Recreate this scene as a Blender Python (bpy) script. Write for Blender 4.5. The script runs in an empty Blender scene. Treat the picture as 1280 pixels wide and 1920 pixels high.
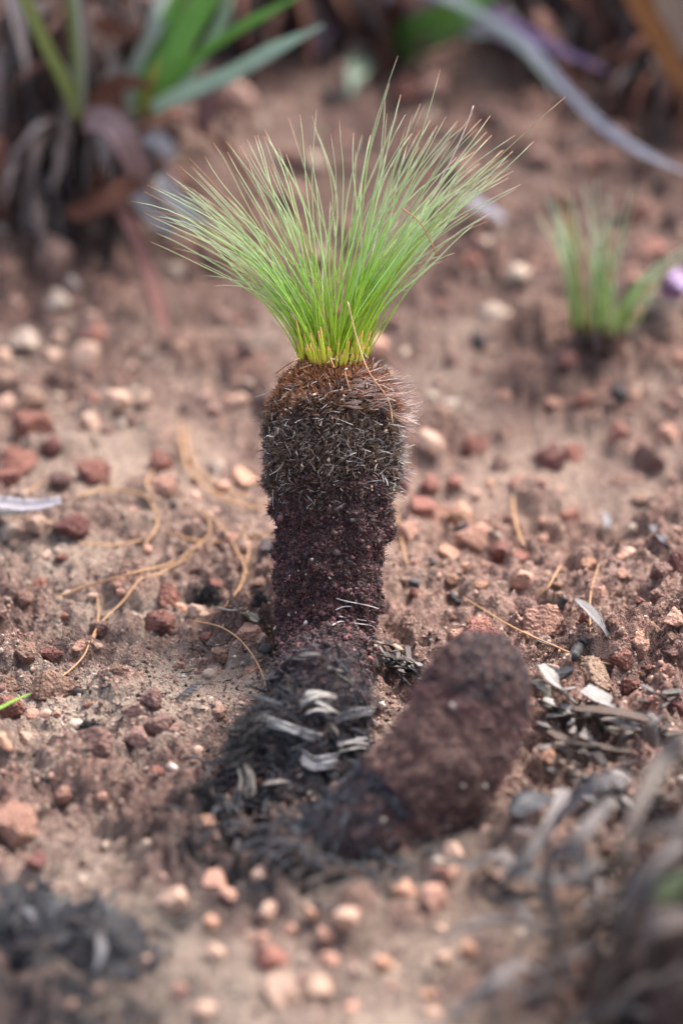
import bpy, math, random
import numpy as np
from mathutils import Vector, Matrix

# ------------------------------------------------------------------ camera, sky, sun, exposure
SC = bpy.context.scene
COL = SC.collection
PITCH = math.radians(25.0)
CAM = np.array([0.0044, -0.700, 0.379])
LENS, SENSOR = 85.0, 36.0
cam_d = bpy.data.cameras.new('camera')
cam = bpy.data.objects.new('camera', cam_d)
COL.objects.link(cam)
cam.location = CAM.tolist()
cam.rotation_euler = (math.pi / 2 - PITCH, 0, 0)
cam_d.sensor_fit = 'VERTICAL'
cam_d.sensor_height = SENSOR
cam_d.sensor_width = 24.0
cam_d.lens = LENS
cam_d.clip_start = 0.02
cam_d.clip_end = 200.0
cam_d.dof.use_dof = True
cam_d.dof.focus_distance = 0.784
cam_d.dof.aperture_fstop = 4.4
SC.camera = cam

SUN_EL, SUN_AZ = math.radians(56), math.radians(50)     # azimuth clockwise from +Y (behind the plant, to the right)
world = bpy.data.worlds.new('World')
SC.world = world
world.use_nodes = True
wn, wl = world.node_tree.nodes, world.node_tree.links
wn.clear()
sky = wn.new('ShaderNodeTexSky')
sky.sky_type = 'NISHITA'
sky.sun_disc = False
sky.sun_elevation = SUN_EL
sky.sun_rotation = SUN_AZ
sky.air_density = 1.0
sky.dust_density = 5.0
sky.ozone_density = 1.0
hs = wn.new('ShaderNodeHueSaturation')
hs.inputs['Saturation'].default_value = 0.75
bg = wn.new('ShaderNodeBackground')
bg.inputs['Strength'].default_value = 0.13
wo = wn.new('ShaderNodeOutputWorld')
wl.new(sky.outputs[0], hs.inputs['Color'])
wl.new(hs.outputs[0], bg.inputs['Color'])
wl.new(bg.outputs[0], wo.inputs['Surface'])

sun_d = bpy.data.lights.new('sun', 'SUN')
sun_d.energy = 1.5
sun_d.angle = math.radians(16)
sun_d.color = (1.0, 0.965, 0.935)
sun = bpy.data.objects.new('sun', sun_d)
COL.objects.link(sun)
sdir = Vector((math.sin(SUN_AZ) * math.cos(SUN_EL), math.cos(SUN_AZ) * math.cos(SUN_EL), math.sin(SUN_EL)))
sun.rotation_euler = sdir.to_track_quat('Z', 'Y').to_euler()
sun.location = (1, 1, 2)

vs = SC.view_settings
vs.view_transform = 'Standard'
vs.look = 'None'
vs.exposure = 1.9
vs.gamma = 1.0
vs.use_curve_mapping = False
SC.render.engine = 'CYCLES'
SC.cycles.use_denoising = True
SC.cycles.max_bounces = 6
SC.cycles.transparent_max_bounces = 4

rng = np.random.default_rng(11)
random.seed(11)

# ------------------------------------------------------------------ numeric helpers
def _hash(ix, iy, iz, seed):
    h = (ix.astype(np.int64) * 374761393 + iy.astype(np.int64) * 668265263 + iz.astype(np.int64) * 2147483647 + seed * 974634777) & 0xFFFFFFFF
    h = ((h ^ (h >> 13)) * 1274126177) & 0xFFFFFFFF
    h = (h ^ (h >> 16)) & 0xFFFFFFFF
    h = (h * 2246822519) & 0xFFFFFFFF
    return (h ^ (h >> 15)) & 0xFFFFFFFF

def gnoise(P, seed=0):
    """gradient noise, about -1..1"""
    P = np.asarray(P, float)
    i = np.floor(P).astype(np.int64)
    f = P - i
    w = f * f * f * (f * (f * 6 - 15) + 10)
    out = 0
    for dx in (0, 1):
        wx = w[:, 0] if dx else 1 - w[:, 0]
        for dy in (0, 1):
            wy = w[:, 1] if dy else 1 - w[:, 1]
            for dz in (0, 1):
                wz = w[:, 2] if dz else 1 - w[:, 2]
                h = _hash(i[:, 0] + dx, i[:, 1] + dy, i[:, 2] + dz, seed)
                gx = (h & 1023) / 511.5 - 1
                gy = ((h >> 10) & 1023) / 511.5 - 1
                gz = ((h >> 20) & 1023) / 511.5 - 1
                out = out + wx * wy * wz * (gx * (f[:, 0] - dx) + gy * (f[:, 1] - dy) + gz * (f[:, 2] - dz))
    return out * 1.3

def fbm(P, octs=4, seed=0, gain=0.5, lac=2.03, billow=False):
    P = np.asarray(P, float)
    s, a, t = 0, 1.0, 0
    for o in range(octs):
        n = gnoise(P + 13.7 * o, seed + o)
        if billow:
            n = np.abs(n) * 2 - 0.5
        s = s + a * n
        t += a
        a *= gain
        P = P * lac
    return s / t

def sstep(a, b, x):
    t = np.clip((x - a) / (b - a), 0, 1)
    return t * t * (3 - 2 * t)

def unit(v):
    v = np.asarray(v, float)
    return v / np.maximum(np.linalg.norm(v, axis=-1, keepdims=True), 1e-12)

def rand_rot(n, g=rng):
    q = unit(g.normal(size=(n, 4)))
    w, x, y, z = q.T
    R = np.empty((n, 3, 3))
    R[:, 0, 0] = 1 - 2 * (y * y + z * z); R[:, 0, 1] = 2 * (x * y - z * w); R[:, 0, 2] = 2 * (x * z + y * w)
    R[:, 1, 0] = 2 * (x * y + z * w); R[:, 1, 1] = 1 - 2 * (x * x + z * z); R[:, 1, 2] = 2 * (y * z - x * w)
    R[:, 2, 0] = 2 * (x * z - y * w); R[:, 2, 1] = 2 * (y * z + x * w); R[:, 2, 2] = 1 - 2 * (x * x + y * y)
    return R

# pixel of the 1280x1920 photograph -> a place in the world (used once, to measure where things stand)
FW = np.array([0, math.cos(PITCH), -math.sin(PITCH)])
UPV = np.array([0, math.sin(PITCH), math.cos(PITCH)])
TAN = SENSOR / 2 / LENS
FPX = 960 / TAN
def ray(px, py):
    return FW + np.array([1.0, 0, 0]) * (px - 640) / FPX + UPV * (960 - py) / FPX
def on_y(px, py, y):
    d = ray(px, py)
    return CAM + d * (y - CAM[1]) / d[1]
def depth_of(p):
    return float(np.dot(np.asarray(p) - CAM, FW))
def mpp(p):
    return depth_of(p) / FPX

# ------------------------------------------------------------------ mesh helpers
def mesh_np(name, V, F, mat=None, col=None, uv=None, smooth=True, attrs=None):
    """V (n,3); F an (m,k) array or a list of such arrays"""
    V = np.asarray(V, np.float32)
    Fs = [np.asarray(f, np.int32) for f in (F if isinstance(F, list) else [F])]
    me = bpy.data.meshes.new(name)
    me.vertices.add(len(V))
    me.vertices.foreach_set('co', V.ravel())
    loops = np.concatenate([f.ravel() for f in Fs])
    sizes = np.concatenate([np.full(len(f), f.shape[1], np.int32) for f in Fs])
    starts = np.concatenate([[0], np.cumsum(sizes)[:-1]]).astype(np.int32)
    me.loops.add(len(loops))
    me.loops.foreach_set('vertex_index', loops)
    me.polygons.add(len(sizes))
    me.polygons.foreach_set('loop_start', starts)
    me.polygons.foreach_set('use_smooth', np.full(len(sizes), smooth, bool))
    me.update(calc_edges=True)
    me.validate()
    if col is not None:
        a = me.attributes.new('col', 'FLOAT_COLOR', 'POINT')
        c = np.ones((len(V), 4), np.float32)
        c[:, :3] = col
        a.data.foreach_set('color', c.ravel())
    if uv is not None:
        a = me.attributes.new('along', 'FLOAT_VECTOR', 'POINT')
        c = np.zeros((len(V), 3), np.float32)
        c[:, :2] = uv
        a.data.foreach_set('vector', c.ravel())
    for k, v in (attrs or {}).items():
        a = me.attributes.new(k, 'FLOAT', 'POINT')
        a.data.foreach_set('value', np.asarray(v, np.float32))
    if mat:
        me.materials.append(mat)
    return me

def link(name, data, parent=None, loc=None):
    o = bpy.data.objects.new(name, data)
    COL.objects.link(o)
    if loc is not None:
        o.location = [float(a) for a in loc]
    if parent is not None:
        o.parent = parent
    return o

LABELS = {}
def tag(o, label, cat, group=None, kind=None):
    assert 4 <= len(label.split()) <= 16, label
    prev = LABELS.setdefault(label, group)
    o['label'] = label
    o['category'] = cat
    if group:
        o['group'] = group
    if kind:
        o['kind'] = kind
    return o

def thing(name, loc, label, cat, group=None):
    return tag(link(name, None, loc=loc), label, cat, group)

def part(name, me, root):
    """a mesh made in world coordinates becomes a part of root (an Empty that only sits at a place)"""
    o = link(name, me, root)
    o.matrix_parent_inverse = Matrix.Translation(-Vector(root.location))
    return o

def subpart(name, me, parent):
    """a piece of a part; parts sit at the world origin, so no offset is needed"""
    return link(name, me, parent)

def ico(sub):
    import bmesh
    bm = bmesh.new()
    bmesh.ops.create_icosphere(bm, subdivisions=sub, radius=1.0)
    V = np.array([v.co[:] for v in bm.verts])
    F = np.array([[v.index for v in f.verts] for f in bm.faces])
    bm.free()
    return V, F
OCT = (np.array([(1, 0, 0), (-1, 0, 0), (0, 1, 0), (0, -1, 0), (0, 0, 1), (0, 0, -1)], float), np.array([(0, 2, 4), (2, 1, 4), (1, 3, 4), (3, 0, 4), (2, 0, 5), (1, 2, 5), (3, 1, 5), (0, 3, 5)]))
ICO1, ICO2, ICO3, ICO4, ICO5 = ico(1), ico(2), ico(3), ico(4), ico(5)

def scatter(V0, F0, R, S, T):
    """many copies of a small shape: R (m,3,3), S (m,3), T (m,3)"""
    m, n = len(T), len(V0)
    V = np.einsum('mij,mnj->mni', R, V0[None] * S[:, None, :]) + T[:, None, :]
    F = F0[None] + (np.arange(m) * n)[:, None, None]
    return V.reshape(-1, 3), F.reshape(-1, F0.shape[1])

def resample(P, n):
    """smooth curve through the points"""
    P = np.asarray(P, float)
    if len(P) == 2:
        return P[0] + (P[1] - P[0]) * np.linspace(0, 1, n)[:, None]
    Q = np.vstack([2 * P[0] - P[1], P, 2 * P[-1] - P[-2]])
    L = np.concatenate([[0], np.cumsum(np.linalg.norm(np.diff(P, axis=0), axis=1))])
    s = np.linspace(0, L[-1], n)
    k = np.clip(np.searchsorted(L, s, side='right') - 1, 0, len(P) - 2)
    t = ((s - L[k]) / np.maximum(L[k + 1] - L[k], 1e-12))[:, None]
    p0, p1, p2, p3 = Q[k], Q[k + 1], Q[k + 2], Q[k + 3]
    return 0.5 * (2 * p1 + (p2 - p0) * t + (2 * p0 - 5 * p1 + 4 * p2 - p3) * t ** 2 + (3 * p1 - p0 - 3 * p2 + p3) * t ** 3)

def frames(P, ref):
    T = unit(np.gradient(P, axis=0))
    ref = np.broadcast_to(np.asarray(ref, float), P.shape)
    S = unit(np.cross(T, ref))
    N = unit(np.cross(S, T))
    return T, S, N

def tube(P, r, k=5):
    """round stalk; r per point"""
    P = np.asarray(P, float)
    n = len(P)
    r = np.broadcast_to(np.asarray(r, float), (n,))
    T = unit(np.gradient(P, axis=0))
    ref = np.array([0.31, 0.83, 0.46]) if abs(T.mean(0)[2]) < 0.85 else np.array([0.9, 0.4, 0.1])
    _, S, N = frames(P, ref)
    a = np.arange(k) / k * 2 * math.pi
    V = P[:, None] + r[:, None, None] * (np.cos(a)[None, :, None] * S[:, None] + np.sin(a)[None, :, None] * N[:, None])
    i = np.arange(n - 1)[:, None] * k
    j = np.arange(k)[None]
    j2 = (j + 1) % k
    F = np.stack([i + j, i + j2, i + k + j2, i + k + j], -1).reshape(-1, 4)
    caps = np.array([list(range(k))[::-1], [(n - 1) * k + q for q in range(k)]])
    uv = np.stack([np.tile(np.arange(k) / k, n), np.repeat(np.linspace(0, 1, n), k)], -1)
    return V.reshape(-1, 3), [F, caps], uv

def ribbon(P, W, ref, cup=0.25, thick=0.0004, twist=None, ragged=0.0, seed=0):
    """a leaf: a strap with a cupped cross-section and a real thickness"""
    P = np.asarray(P, float)
    n = len(P)
    W = np.broadcast_to(np.asarray(W, float), (n,))
    T, S, N = frames(P, ref)
    if twist is not None:
        tw = np.broadcast_to(np.asarray(twist, float), (n,))[:, None]
        S, N = S * np.cos(tw) + N * np.sin(tw), N * np.cos(tw) - S * np.sin(tw)
    u = np.array([-1, -0.5, 0, 0.5, 1, 0.55, 0, -0.55])
    top = np.array([1, 1, 1, 1, 1, 0, 0, 0])
    V = np.empty((n, 8, 3))
    for j in range(8):
        w = W / 2 * u[j]
        if ragged and abs(u[j]) == 1:
            w = w * (1 + ragged * gnoise(np.stack([np.arange(n) * 0.7, np.full(n, u[j] * 9.0), np.full(n, seed * 3.1)], -1), seed))
        h = cup * W / 2 * u[j] ** 2 + (0 if top[j] else -thick)
        V[:, j] = P + S * w[:, None] + N * np.asarray(h)[:, None]
    i = np.arange(n - 1)[:, None] * 8
    j = np.arange(8)[None]
    j2 = (j + 1) % 8
    F = np.stack([i + j, i + j2, i + 8 + j2, i + 8 + j], -1).reshape(-1, 4)
    caps = np.array([list(range(8))[::-1], [(n - 1) * 8 + q for q in range(8)]])
    uv = np.stack([np.tile(u * 0.5 + 0.5, n), np.repeat(np.linspace(0, 1, n), 8)], -1)
    return V.reshape(-1, 3), [F, caps], uv

# ------------------------------------------------------------------ materials
class NT:
    def __init__(self, name):
        self.m = bpy.data.materials.new(name)
        self.m.use_nodes = True
        self.t = self.m.node_tree
        self.t.nodes.clear()
        self.out = self.t.nodes.new('ShaderNodeOutputMaterial')
    def n(self, typ, **kw):
        nd = self.t.nodes.new(typ)
        for k, v in kw.items():
            if k in nd.inputs:
                self.put(nd.inputs[k], v)
            else:
                setattr(nd, k, v)
        return nd
    def put(self, sock, v):
        if isinstance(v, bpy.types.NodeSocket):
            self.t.links.new(v, sock)
        else:
            if sock.type == 'RGBA' and len(v) == 3:
                v = (*v, 1)
            sock.default_value = v
    def noise(self, scale, detail=4, rough=0.55, vec=None, dist=0.0):
        nd = self.n('ShaderNodeTexNoise', Scale=scale, Detail=detail, Roughness=rough, Distortion=dist)
        if vec is not None:
            self.t.links.new(vec, nd.inputs['Vector'])
        return nd.outputs['Fac']
    def voro(self, scale, vec=None, feature='F1', out='Distance', rnd=1.0):
        nd = self.n('ShaderNodeTexVoronoi', Scale=scale, Randomness=rnd)
        nd.feature = feature
        if vec is not None:
            self.t.links.new(vec, nd.inputs['Vector'])
        return nd.outputs[out]
    def ramp(self, fac, stops, interp='LINEAR'):
        nd = self.n('ShaderNodeValToRGB')
        cr = nd.color_ramp
        cr.interpolation = interp
        while len(cr.elements) < len(stops):
            cr.elements.new(0.5)
        for e, (p, c) in zip(cr.elements, stops):
            e.position = p
            e.color = (c, c, c, 1) if not hasattr(c, '__len__') else (*c, 1)
        self.t.links.new(fac, nd.inputs[0])
        return nd.outputs[0]
    def mix(self, fac, a, b, mode='MIX'):
        nd = self.n('ShaderNodeMix')
        nd.data_type = 'RGBA'
        nd.blend_type = mode
        self.put(nd.inputs[0], fac)
        self.put(nd.inputs[6], a)
        self.put(nd.inputs[7], b)
        return nd.outputs[2]
    def math(self, op, a, b=0.0, c=0.0, clamp=False):
        nd = self.n('ShaderNodeMath')
        nd.operation = op
        nd.use_clamp = clamp
        self.put(nd.inputs[0], a)
        self.put(nd.inputs[1], b)
        self.put(nd.inputs[2], c)
        return nd.outputs[0]
    def attr(self, name, out='Color'):
        return self.n('ShaderNodeAttribute', attribute_name=name).outputs[out]
    def pos(self):
        return self.n('ShaderNodeNewGeometry').outputs['Position']
    def bump(self, h, strength, dist, normal=None):
        nd = self.n('ShaderNodeBump', Strength=strength, Distance=dist)
        self.t.links.new(h, nd.inputs['Height'])
        if normal is not None:
            self.t.links.new(normal, nd.inputs['Normal'])
        return nd.outputs[0]
    def principled(self, col, rough=0.8, normal=None, spec=0.3, **kw):
        nd = self.n('ShaderNodeBsdfPrincipled')
        self.put(nd.inputs['Base Color'], col)
        self.put(nd.inputs['Roughness'], rough)
        self.put(nd.inputs['Specular IOR Level'], spec)
        for k, v in kw.items():
            self.put(nd.inputs[k], v)
        if normal is not None:
            self.t.links.new(normal, nd.inputs['Normal'])
        return nd.outputs[0]
    def done(self, sh):
        self.t.links.new(sh, self.out.inputs['Surface'])
        return self.m

def mat_ground():
    t = NT('soil')
    p = t.pos()
    rough = t.attr('rough', 'Fac')
    pink = t.attr('pink', 'Fac')
    soot = t.attr('soot', 'Fac')
    red = t.attr('red', 'Fac')
    n1 = t.noise(30, 5, 0.6, p)
    n2 = t.noise(130, 5, 0.65, p)
    n3 = t.noise(520, 4, 0.7, p)
    n4 = t.noise(1500, 2, 0.6, p)
    pale = t.mix(n2, (0.275, 0.205, 0.158), (0.48, 0.385, 0.302))
    brown = t.mix(n2, (0.112, 0.068, 0.058), (0.300, 0.192, 0.160))
    f = t.math('ADD', rough, t.math('MULTIPLY', t.math('SUBTRACT', n1, 0.5), 1.3))
    f = t.math('ADD', f, t.math('MULTIPLY', t.math('SUBTRACT', n3, 0.5), 0.9))
    c = t.mix(t.ramp(f, [(0.22, 0.0), (0.78, 1.0)]), pale, brown)
    pk = t.mix(n3, (0.22, 0.118, 0.092), (0.50, 0.310, 0.245))
    pf = t.math('MULTIPLY', pink, t.ramp(n2, [(0.30, 0.25), (0.62, 1.0)]))
    c = t.mix(pf, c, pk)
    rd = t.mix(n3, (0.075, 0.039, 0.033), (0.20, 0.110, 0.089))
    rf = t.math('MULTIPLY', red, t.ramp(n1, [(0.25, 0.55), (0.60, 1.0)]))
    c = t.mix(rf, c, rd)
    # mottled crust: dark red brown blotches and pale grit a few millimetres wide
    q1 = t.noise(190, 6, 0.7, p, 0.6)
    q2 = t.noise(260, 6, 0.72, p, 0.4)
    c = t.mix(t.math('MULTIPLY', t.ramp(q1, [(0.48, 0.0), (0.60, 0.72)]), t.math('MULTIPLY_ADD', rough, 0.7, 0.3)), c, t.mix(n3, (0.062, 0.036, 0.030), (0.20, 0.115, 0.090)))
    c = t.mix(t.ramp(q2, [(0.54, 0.0), (0.66, 0.70)]), c, t.mix(n3, (0.36, 0.24, 0.185), (0.58, 0.45, 0.36)))
    # raised clods: red brown laterite with pale grains
    cl = t.mix(t.ramp(n3, [(0.42, 0.0), (0.50, 0.5), (0.62, 1.0)]), (0.085, 0.040, 0.034), (0.40, 0.225, 0.170))
    cf = t.math('MULTIPLY', t.ramp(t.attr('clod', 'Fac'), [(0.30, 0.0), (0.55, 0.85)]), t.ramp(n1, [(0.35, 0.35), (0.6, 1.0)]))
    c = t.mix(cf, c, cl)
    # sand grains, dark crust dots, soot dust
    c = t.mix(t.ramp(n4, [(0.60, 0.0), (0.72, 0.5)]), c, (0.58, 0.46, 0.35))
    dots = t.ramp(t.noise(700, 2, 0.5, p), [(0.60, 0.0), (0.68, 0.75)])
    dots2 = t.math('MULTIPLY', dots, t.ramp(t.noise(45, 3, 0.6, p), [(0.42, 0.0), (0.62, 1.0)]))
    c = t.mix(dots2, c, (0.045, 0.036, 0.030))
    sf = t.math('MULTIPLY', soot, t.ramp(n2, [(0.30, 0.3), (0.60, 1.0)]))
    c = t.mix(sf, c, (0.022, 0.021, 0.023))
    h = t.math('ADD', t.math('MULTIPLY', n3, 0.7), t.math('MULTIPLY', n4, 0.35))
    h = t.math('ADD', h, t.math('MULTIPLY', n2, 0.8))
    nm = t.bump(h, 1.0, 0.0042)
    return t.done(t.principled(c, 0.85, nm, 0.25))

def mat_vcol(name, rough=0.85, spec=0.2, bump=0.0, scale=900, vary=0.35):
    t = NT(name)
    p = t.pos()
    n = t.noise(scale, 4, 0.65, p)
    c = t.mix(vary, t.attr('col'), t.mix(n, (0.25, 0.25, 0.25), (1.6, 1.6, 1.6)), 'MULTIPLY')
    nm = t.bump(n, bump, 0.001) if bump else None
    return t.done(t.principled(c, rough, nm, spec))

def mat_stone():
    t = NT('laterite')
    oi = t.n('ShaderNodeObjectInfo')
    off = t.n('ShaderNodeVectorMath', operation='MULTIPLY_ADD')
    t.put(off.inputs[0], oi.outputs['Location'])
    off.inputs[1].default_value = (3, 3, 3)
    t.put(off.inputs[2], t.pos())
    p = off.outputs[0]
    tint = oi.outputs['Color']
    grain = oi.outputs['Alpha']            # how grainy the stone is
    n1 = t.noise(110, 5, 0.65, p)
    n2 = t.noise(650, 4, 0.7, p)
    v = t.voro(900, p)
    dark = t.mix(0.87, tint, (0.10, 0.040, 0.036))
    lite = t.mix(0.35, tint, (0.70, 0.45, 0.33))
    c = t.mix(t.ramp(n1, [(0.30, 0.0), (0.70, 1.0)]), t.mix(0.45, tint, dark), tint)
    sp = t.math('ADD', t.math('MULTIPLY', n2, 0.75), t.math('MULTIPLY', n1, 0.35))
    c2 = t.mix(t.ramp(sp, [(0.40, 0.0), (0.52, 1.0)]), dark, c)
    c2 = t.mix(t.ramp(sp, [(0.60, 0.0), (0.70, 0.9)]), c2, lite)
    smooth = t.mix(t.ramp(n2, [(0.35, 0.0), (0.75, 1.0)]), t.mix(0.25, tint, dark), t.mix(0.3, tint, lite))
    c = t.mix(grain, smooth, c2)
    h = t.math('ADD', n2, t.math('MULTIPLY', n1, 1.4))
    h = t.math('SUBTRACT', h, t.math('MULTIPLY', v, 0.5))
    nm = t.bump(h, t.math('MULTIPLY_ADD', grain, 0.75, 0.25), 0.0022)
    return t.done(t.principled(c, 0.7, nm, 0.35))

def mat_leaf(name, streak=0.5, trans=0.3, rough=0.5, spec=0.4, freq=26.0, bump=0.3):
    """colour comes per leaf from the object's colour; veins and streaks run along it"""
    t = NT(name)
    oi = t.n('ShaderNodeObjectInfo')
    al = t.attr('along', 'Vector')
    mp = t.n('ShaderNodeMapping', Vector=al)
    mp.inputs['Scale'].default_value = (freq, 1.1, 1)
    nz = t.n('ShaderNodeVectorMath', operation='MULTIPLY_ADD')
    t.put(nz.inputs[0], oi.outputs['Location'])
    nz.inputs[1].default_value = (40, 40, 40)
    t.put(nz.inputs[2], mp.outputs[0])
    n = t.noise(1.0, 4, 0.6, nz.outputs[0])
    blot = t.noise(160, 4, 0.6, t.pos())
    base = oi.outputs['Color']
    c = t.mix(streak, base, t.ramp(n, [(0.30, 0.15), (0.5, 0.9), (0.72, 1.7)]), 'MULTIPLY')
    c = t.mix(t.ramp(blot, [(0.5, 0.0), (0.75, 0.35)]), c, t.mix(0.7, base, (0.12, 0.08, 0.06)))
    nm = t.bump(n, bump, 0.0006)
    s = t.principled(c, rough, nm, spec)
    if trans:
        tr = t.n('ShaderNodeBsdfTranslucent')
        t.put(tr.inputs['Color'], c)
        mx = t.n('ShaderNodeMixShader')
        mx.inputs[0].default_value = trans
        t.t.links.new(s, mx.inputs[1])
        t.t.links.new(tr.outputs[0], mx.inputs[2])
        s = mx.outputs[0]
    return t.done(s)

def mat_blade(name='sedge_blade', grey=0.0):
    t = NT(name)
    oi = t.n('ShaderNodeObjectInfo')
    v = t.n('ShaderNodeSeparateXYZ', Vector=t.attr('along', 'Vector')).outputs['Y']
    fresh = t.ramp(v, [(0.0, (0.55, 0.50, 0.04)), (0.10, (0.47, 0.62, 0.03)), (0.38, (0.40, 0.64, 0.08)),
                       (0.62, (0.50, 0.66, 0.30)), (0.955, (0.56, 0.64, 0.42)), (0.99, (0.44, 0.25, 0.15))])
    hsv = t.n('ShaderNodeHueSaturation', Color=fresh)
    t.put(hsv.inputs['Value'], t.math('MULTIPLY_ADD', oi.outputs['Random'], 0.4, 0.8))
    fresh = t.mix(grey, hsv.outputs[0], (0.36, 0.42, 0.33))
    dry = t.ramp(v, [(0.0, (0.35, 0.33, 0.05)), (0.4, (0.42, 0.33, 0.10)), (1.0, (0.42, 0.20, 0.10))])
    c = t.mix(oi.outputs['Alpha'], fresh, dry)
    s = t.principled(c, 0.42, None, 0.45)
    tr = t.n('ShaderNodeBsdfTranslucent', Color=c)
    mx = t.n('ShaderNodeMixShader')
    mx.inputs[0].default_value = 0.35
    t.t.links.new(s, mx.inputs[1])
    t.t.links.new(tr.outputs[0], mx.inputs[2])
    return t.done(mx.outputs[0])

def mat_char(name, ca, cb, cc, scale=500, rough=0.75, spec=0.35):
    t = NT(name)
    p = t.pos()
    n1 = t.noise(90, 5, 0.6, p)
    n2 = t.noise(scale, 4, 0.7, p)
    c = t.mix(t.ramp(n2, [(0.32, 0.0), (0.68, 1.0)]), ca, cb)
    c = t.mix(t.ramp(n1, [(0.5, 0.0), (0.72, 0.8)]), c, cc)
    nm = t.bump(t.math('ADD', n2, n1), 1.0, 0.0025)
    return t.done(t.principled(c, rough, nm, spec))

M_GROUND = mat_ground()
M_CRUMB = mat_vcol('soil_crumbs', 0.85, 0.2, 0.5, 900)
M_STONE = mat_stone()
M_BLADE = mat_blade()
M_BLADE_GREY = mat_blade('greyish_blade', 0.55)
M_LEAF = mat_leaf('green_leaf', 0.45, 0.3, 0.5, 0.4)
M_DEAD = mat_leaf('dead_leaf', 0.95, 0.08, 0.8, 0.2, 22.0, 1.0)
M_CHARLEAF = mat_leaf('charred_leaf', 0.85, 0.0, 0.5, 0.45, 14.0, 1.0)
M_STRAW = mat_leaf('straw', 0.3, 0.2, 0.5, 0.35, 3.0, 0.1)
M_BARK = mat_char('burnt_bark', (0.014, 0.009, 0.009), (0.055, 0.028, 0.024), (0.03, 0.018, 0.016))
M_BARK2 = mat_char('burnt_bark_brown', (0.035, 0.02, 0.018), (0.12, 0.062, 0.052), (0.16, 0.095, 0.07))
M_BLACK = mat_char('charcoal', (0.010, 0.010, 0.012), (0.035, 0.034, 0.038), (0.05, 0.035, 0.03), 700, 0.5, 0.5)
M_GRANULE = mat_vcol('burnt_granules', 0.6, 0.4, 0.6, 1500)
M_BRISTLE = mat_vcol('bristles', 0.6, 0.35, 0.0, 600, 0.25)
M_LICHEN = mat_vcol('pale_flecks', 0.8, 0.2, 0.3, 1500)

# ------------------------------------------------------------------ ground
def axis(parts):
    out = [np.array([parts[0][0]])]
    for a, b, st in parts:
        k = max(2, int(round((b - a) / st)) + 1)
        out.append(np.linspace(a, b, k)[1:])
    return np.concatenate(out)
XS = axis([(-14, -4, 1.2), (-4, -1, 0.25), (-1, -0.42, 0.05), (-0.42, -0.2, 0.006), (-0.2, 0.2, 0.0012), (0.2, 0.42, 0.006), (0.42, 1, 0.05), (1, 4, 0.25), (4, 14, 1.2)])
YS = axis([(-12, -3, 1.2), (-3, -0.9, 0.2), (-0.9, -0.34, 0.03), (-0.34, -0.12, 0.0024), (-0.12, 0.12, 0.0011), (0.12, 0.45, 0.003), (0.45, 1.5, 0.008), (1.5, 4, 0.12), (4, 20, 1.2)])

def big_shape(x, y):
    z = 0.085 * np.maximum(0, y - 0.13) + 0.05 * sstep(0.2, 1.2, y)
    for cx, cy, sx, sy, h in GBUMPS:
        z = z + h * np.exp(-((x - cx) / sx) ** 2 - ((y - cy) / sy) ** 2)
    return z
GBUMPS = [
    (0.105, -0.005, 0.035, 0.020, 0.011),   # crusty bank at the right
    (0.150, 0.045, 0.05, 0.04, 0.016),
    (0.085, 0.100, 0.035, 0.035, -0.010),   # hollow behind it
    (0.055, 0.055, 0.05, 0.012, 0.005),
    (-0.10, -0.010, 0.045, 0.018, 0.006),
    (-0.055, -0.038, 0.03, 0.016, 0.006),
    (-0.12, 0.10, 0.05, 0.06, 0.010),
    (0.02, -0.10, 0.05, 0.05, 0.004),
    (-0.24, 0.55, 0.16, 0.16, 0.05),
    (0.30, 0.55, 0.18, 0.2, 0.04),
    (0.0, 0.95, 0.5, 0.2, 0.06),
]
GX, GY = np.meshgrid(XS, YS)
gx, gy = GX.ravel(), GY.ravel()
Z0 = np.zeros_like(gx)
near = (np.abs(gx) < 1.2) & (gy > -1.2) & (gy < 2.2)
P2 = np.stack([gx, gy, Z0], -1)
z = big_shape(gx, gy)
z += 0.010 * fbm(P2 * 7, 3, 3) * np.where(near, 1, 1)
mask = fbm(P2 * 17, 3, 21) * 1.6 + 0.62
mask += 0.5 * np.exp(-((gx - 0.11) / 0.07) ** 2 - ((gy - 0.02) / 0.09) ** 2)
mask -= 0.95 * np.exp(-((gx + 0.045) / 0.035) ** 2 - ((gy + 0.018) / 0.022) ** 2)
mask -= 0.7 * np.exp(-((gx + 0.075) / 0.04) ** 2 - ((gy - 0.155) / 0.05) ** 2)
mask -= 0.5 * np.exp(-((gx - 0.095) / 0.03) ** 2 - ((gy - 0.10) / 0.04) ** 2)
mask -= 0.4 * np.exp(-((gx - 0.0) / 0.06) ** 2 - ((gy + 0.22) / 0.05) ** 2)
mask += 0.45 * np.exp(-((gx + 0.10) / 0.05) ** 2 - ((gy + 0.0) / 0.04) ** 2)
mask = np.clip(mask, 0, 1)
nn = np.where(near)[0]
Pn = P2[nn]
wv = np.stack([gnoise(Pn * 40, 5), gnoise(Pn * 40, 6), np.zeros(len(nn))], -1) * 0.006
lump = np.clip(fbm((Pn + wv) * 48, 3, 31, billow=True), -0.3, 1)
fine = fbm((Pn + wv * 0.4) * 150, 3, 41, billow=True)
micro = fbm(Pn * 330, 2, 51)
clod = np.zeros_like(gx)
clod[nn] = np.clip(lump, 0, 1) * mask[nn] * 1.6 + 0.25 * fine * mask[nn]
grit = fbm((Pn + wv * 0.3) * 260, 3, 45, billow=True)
dz = mask[nn] * 0.0125 * lump + (0.35 + 0.65 * mask[nn]) * (0.0072 * fine + 0.0030 * grit) + (0.0008 + 0.0008 * mask[nn]) * micro + 0.0012 * fbm(Pn * 60, 3, 61)
z[nn] += dz
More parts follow.
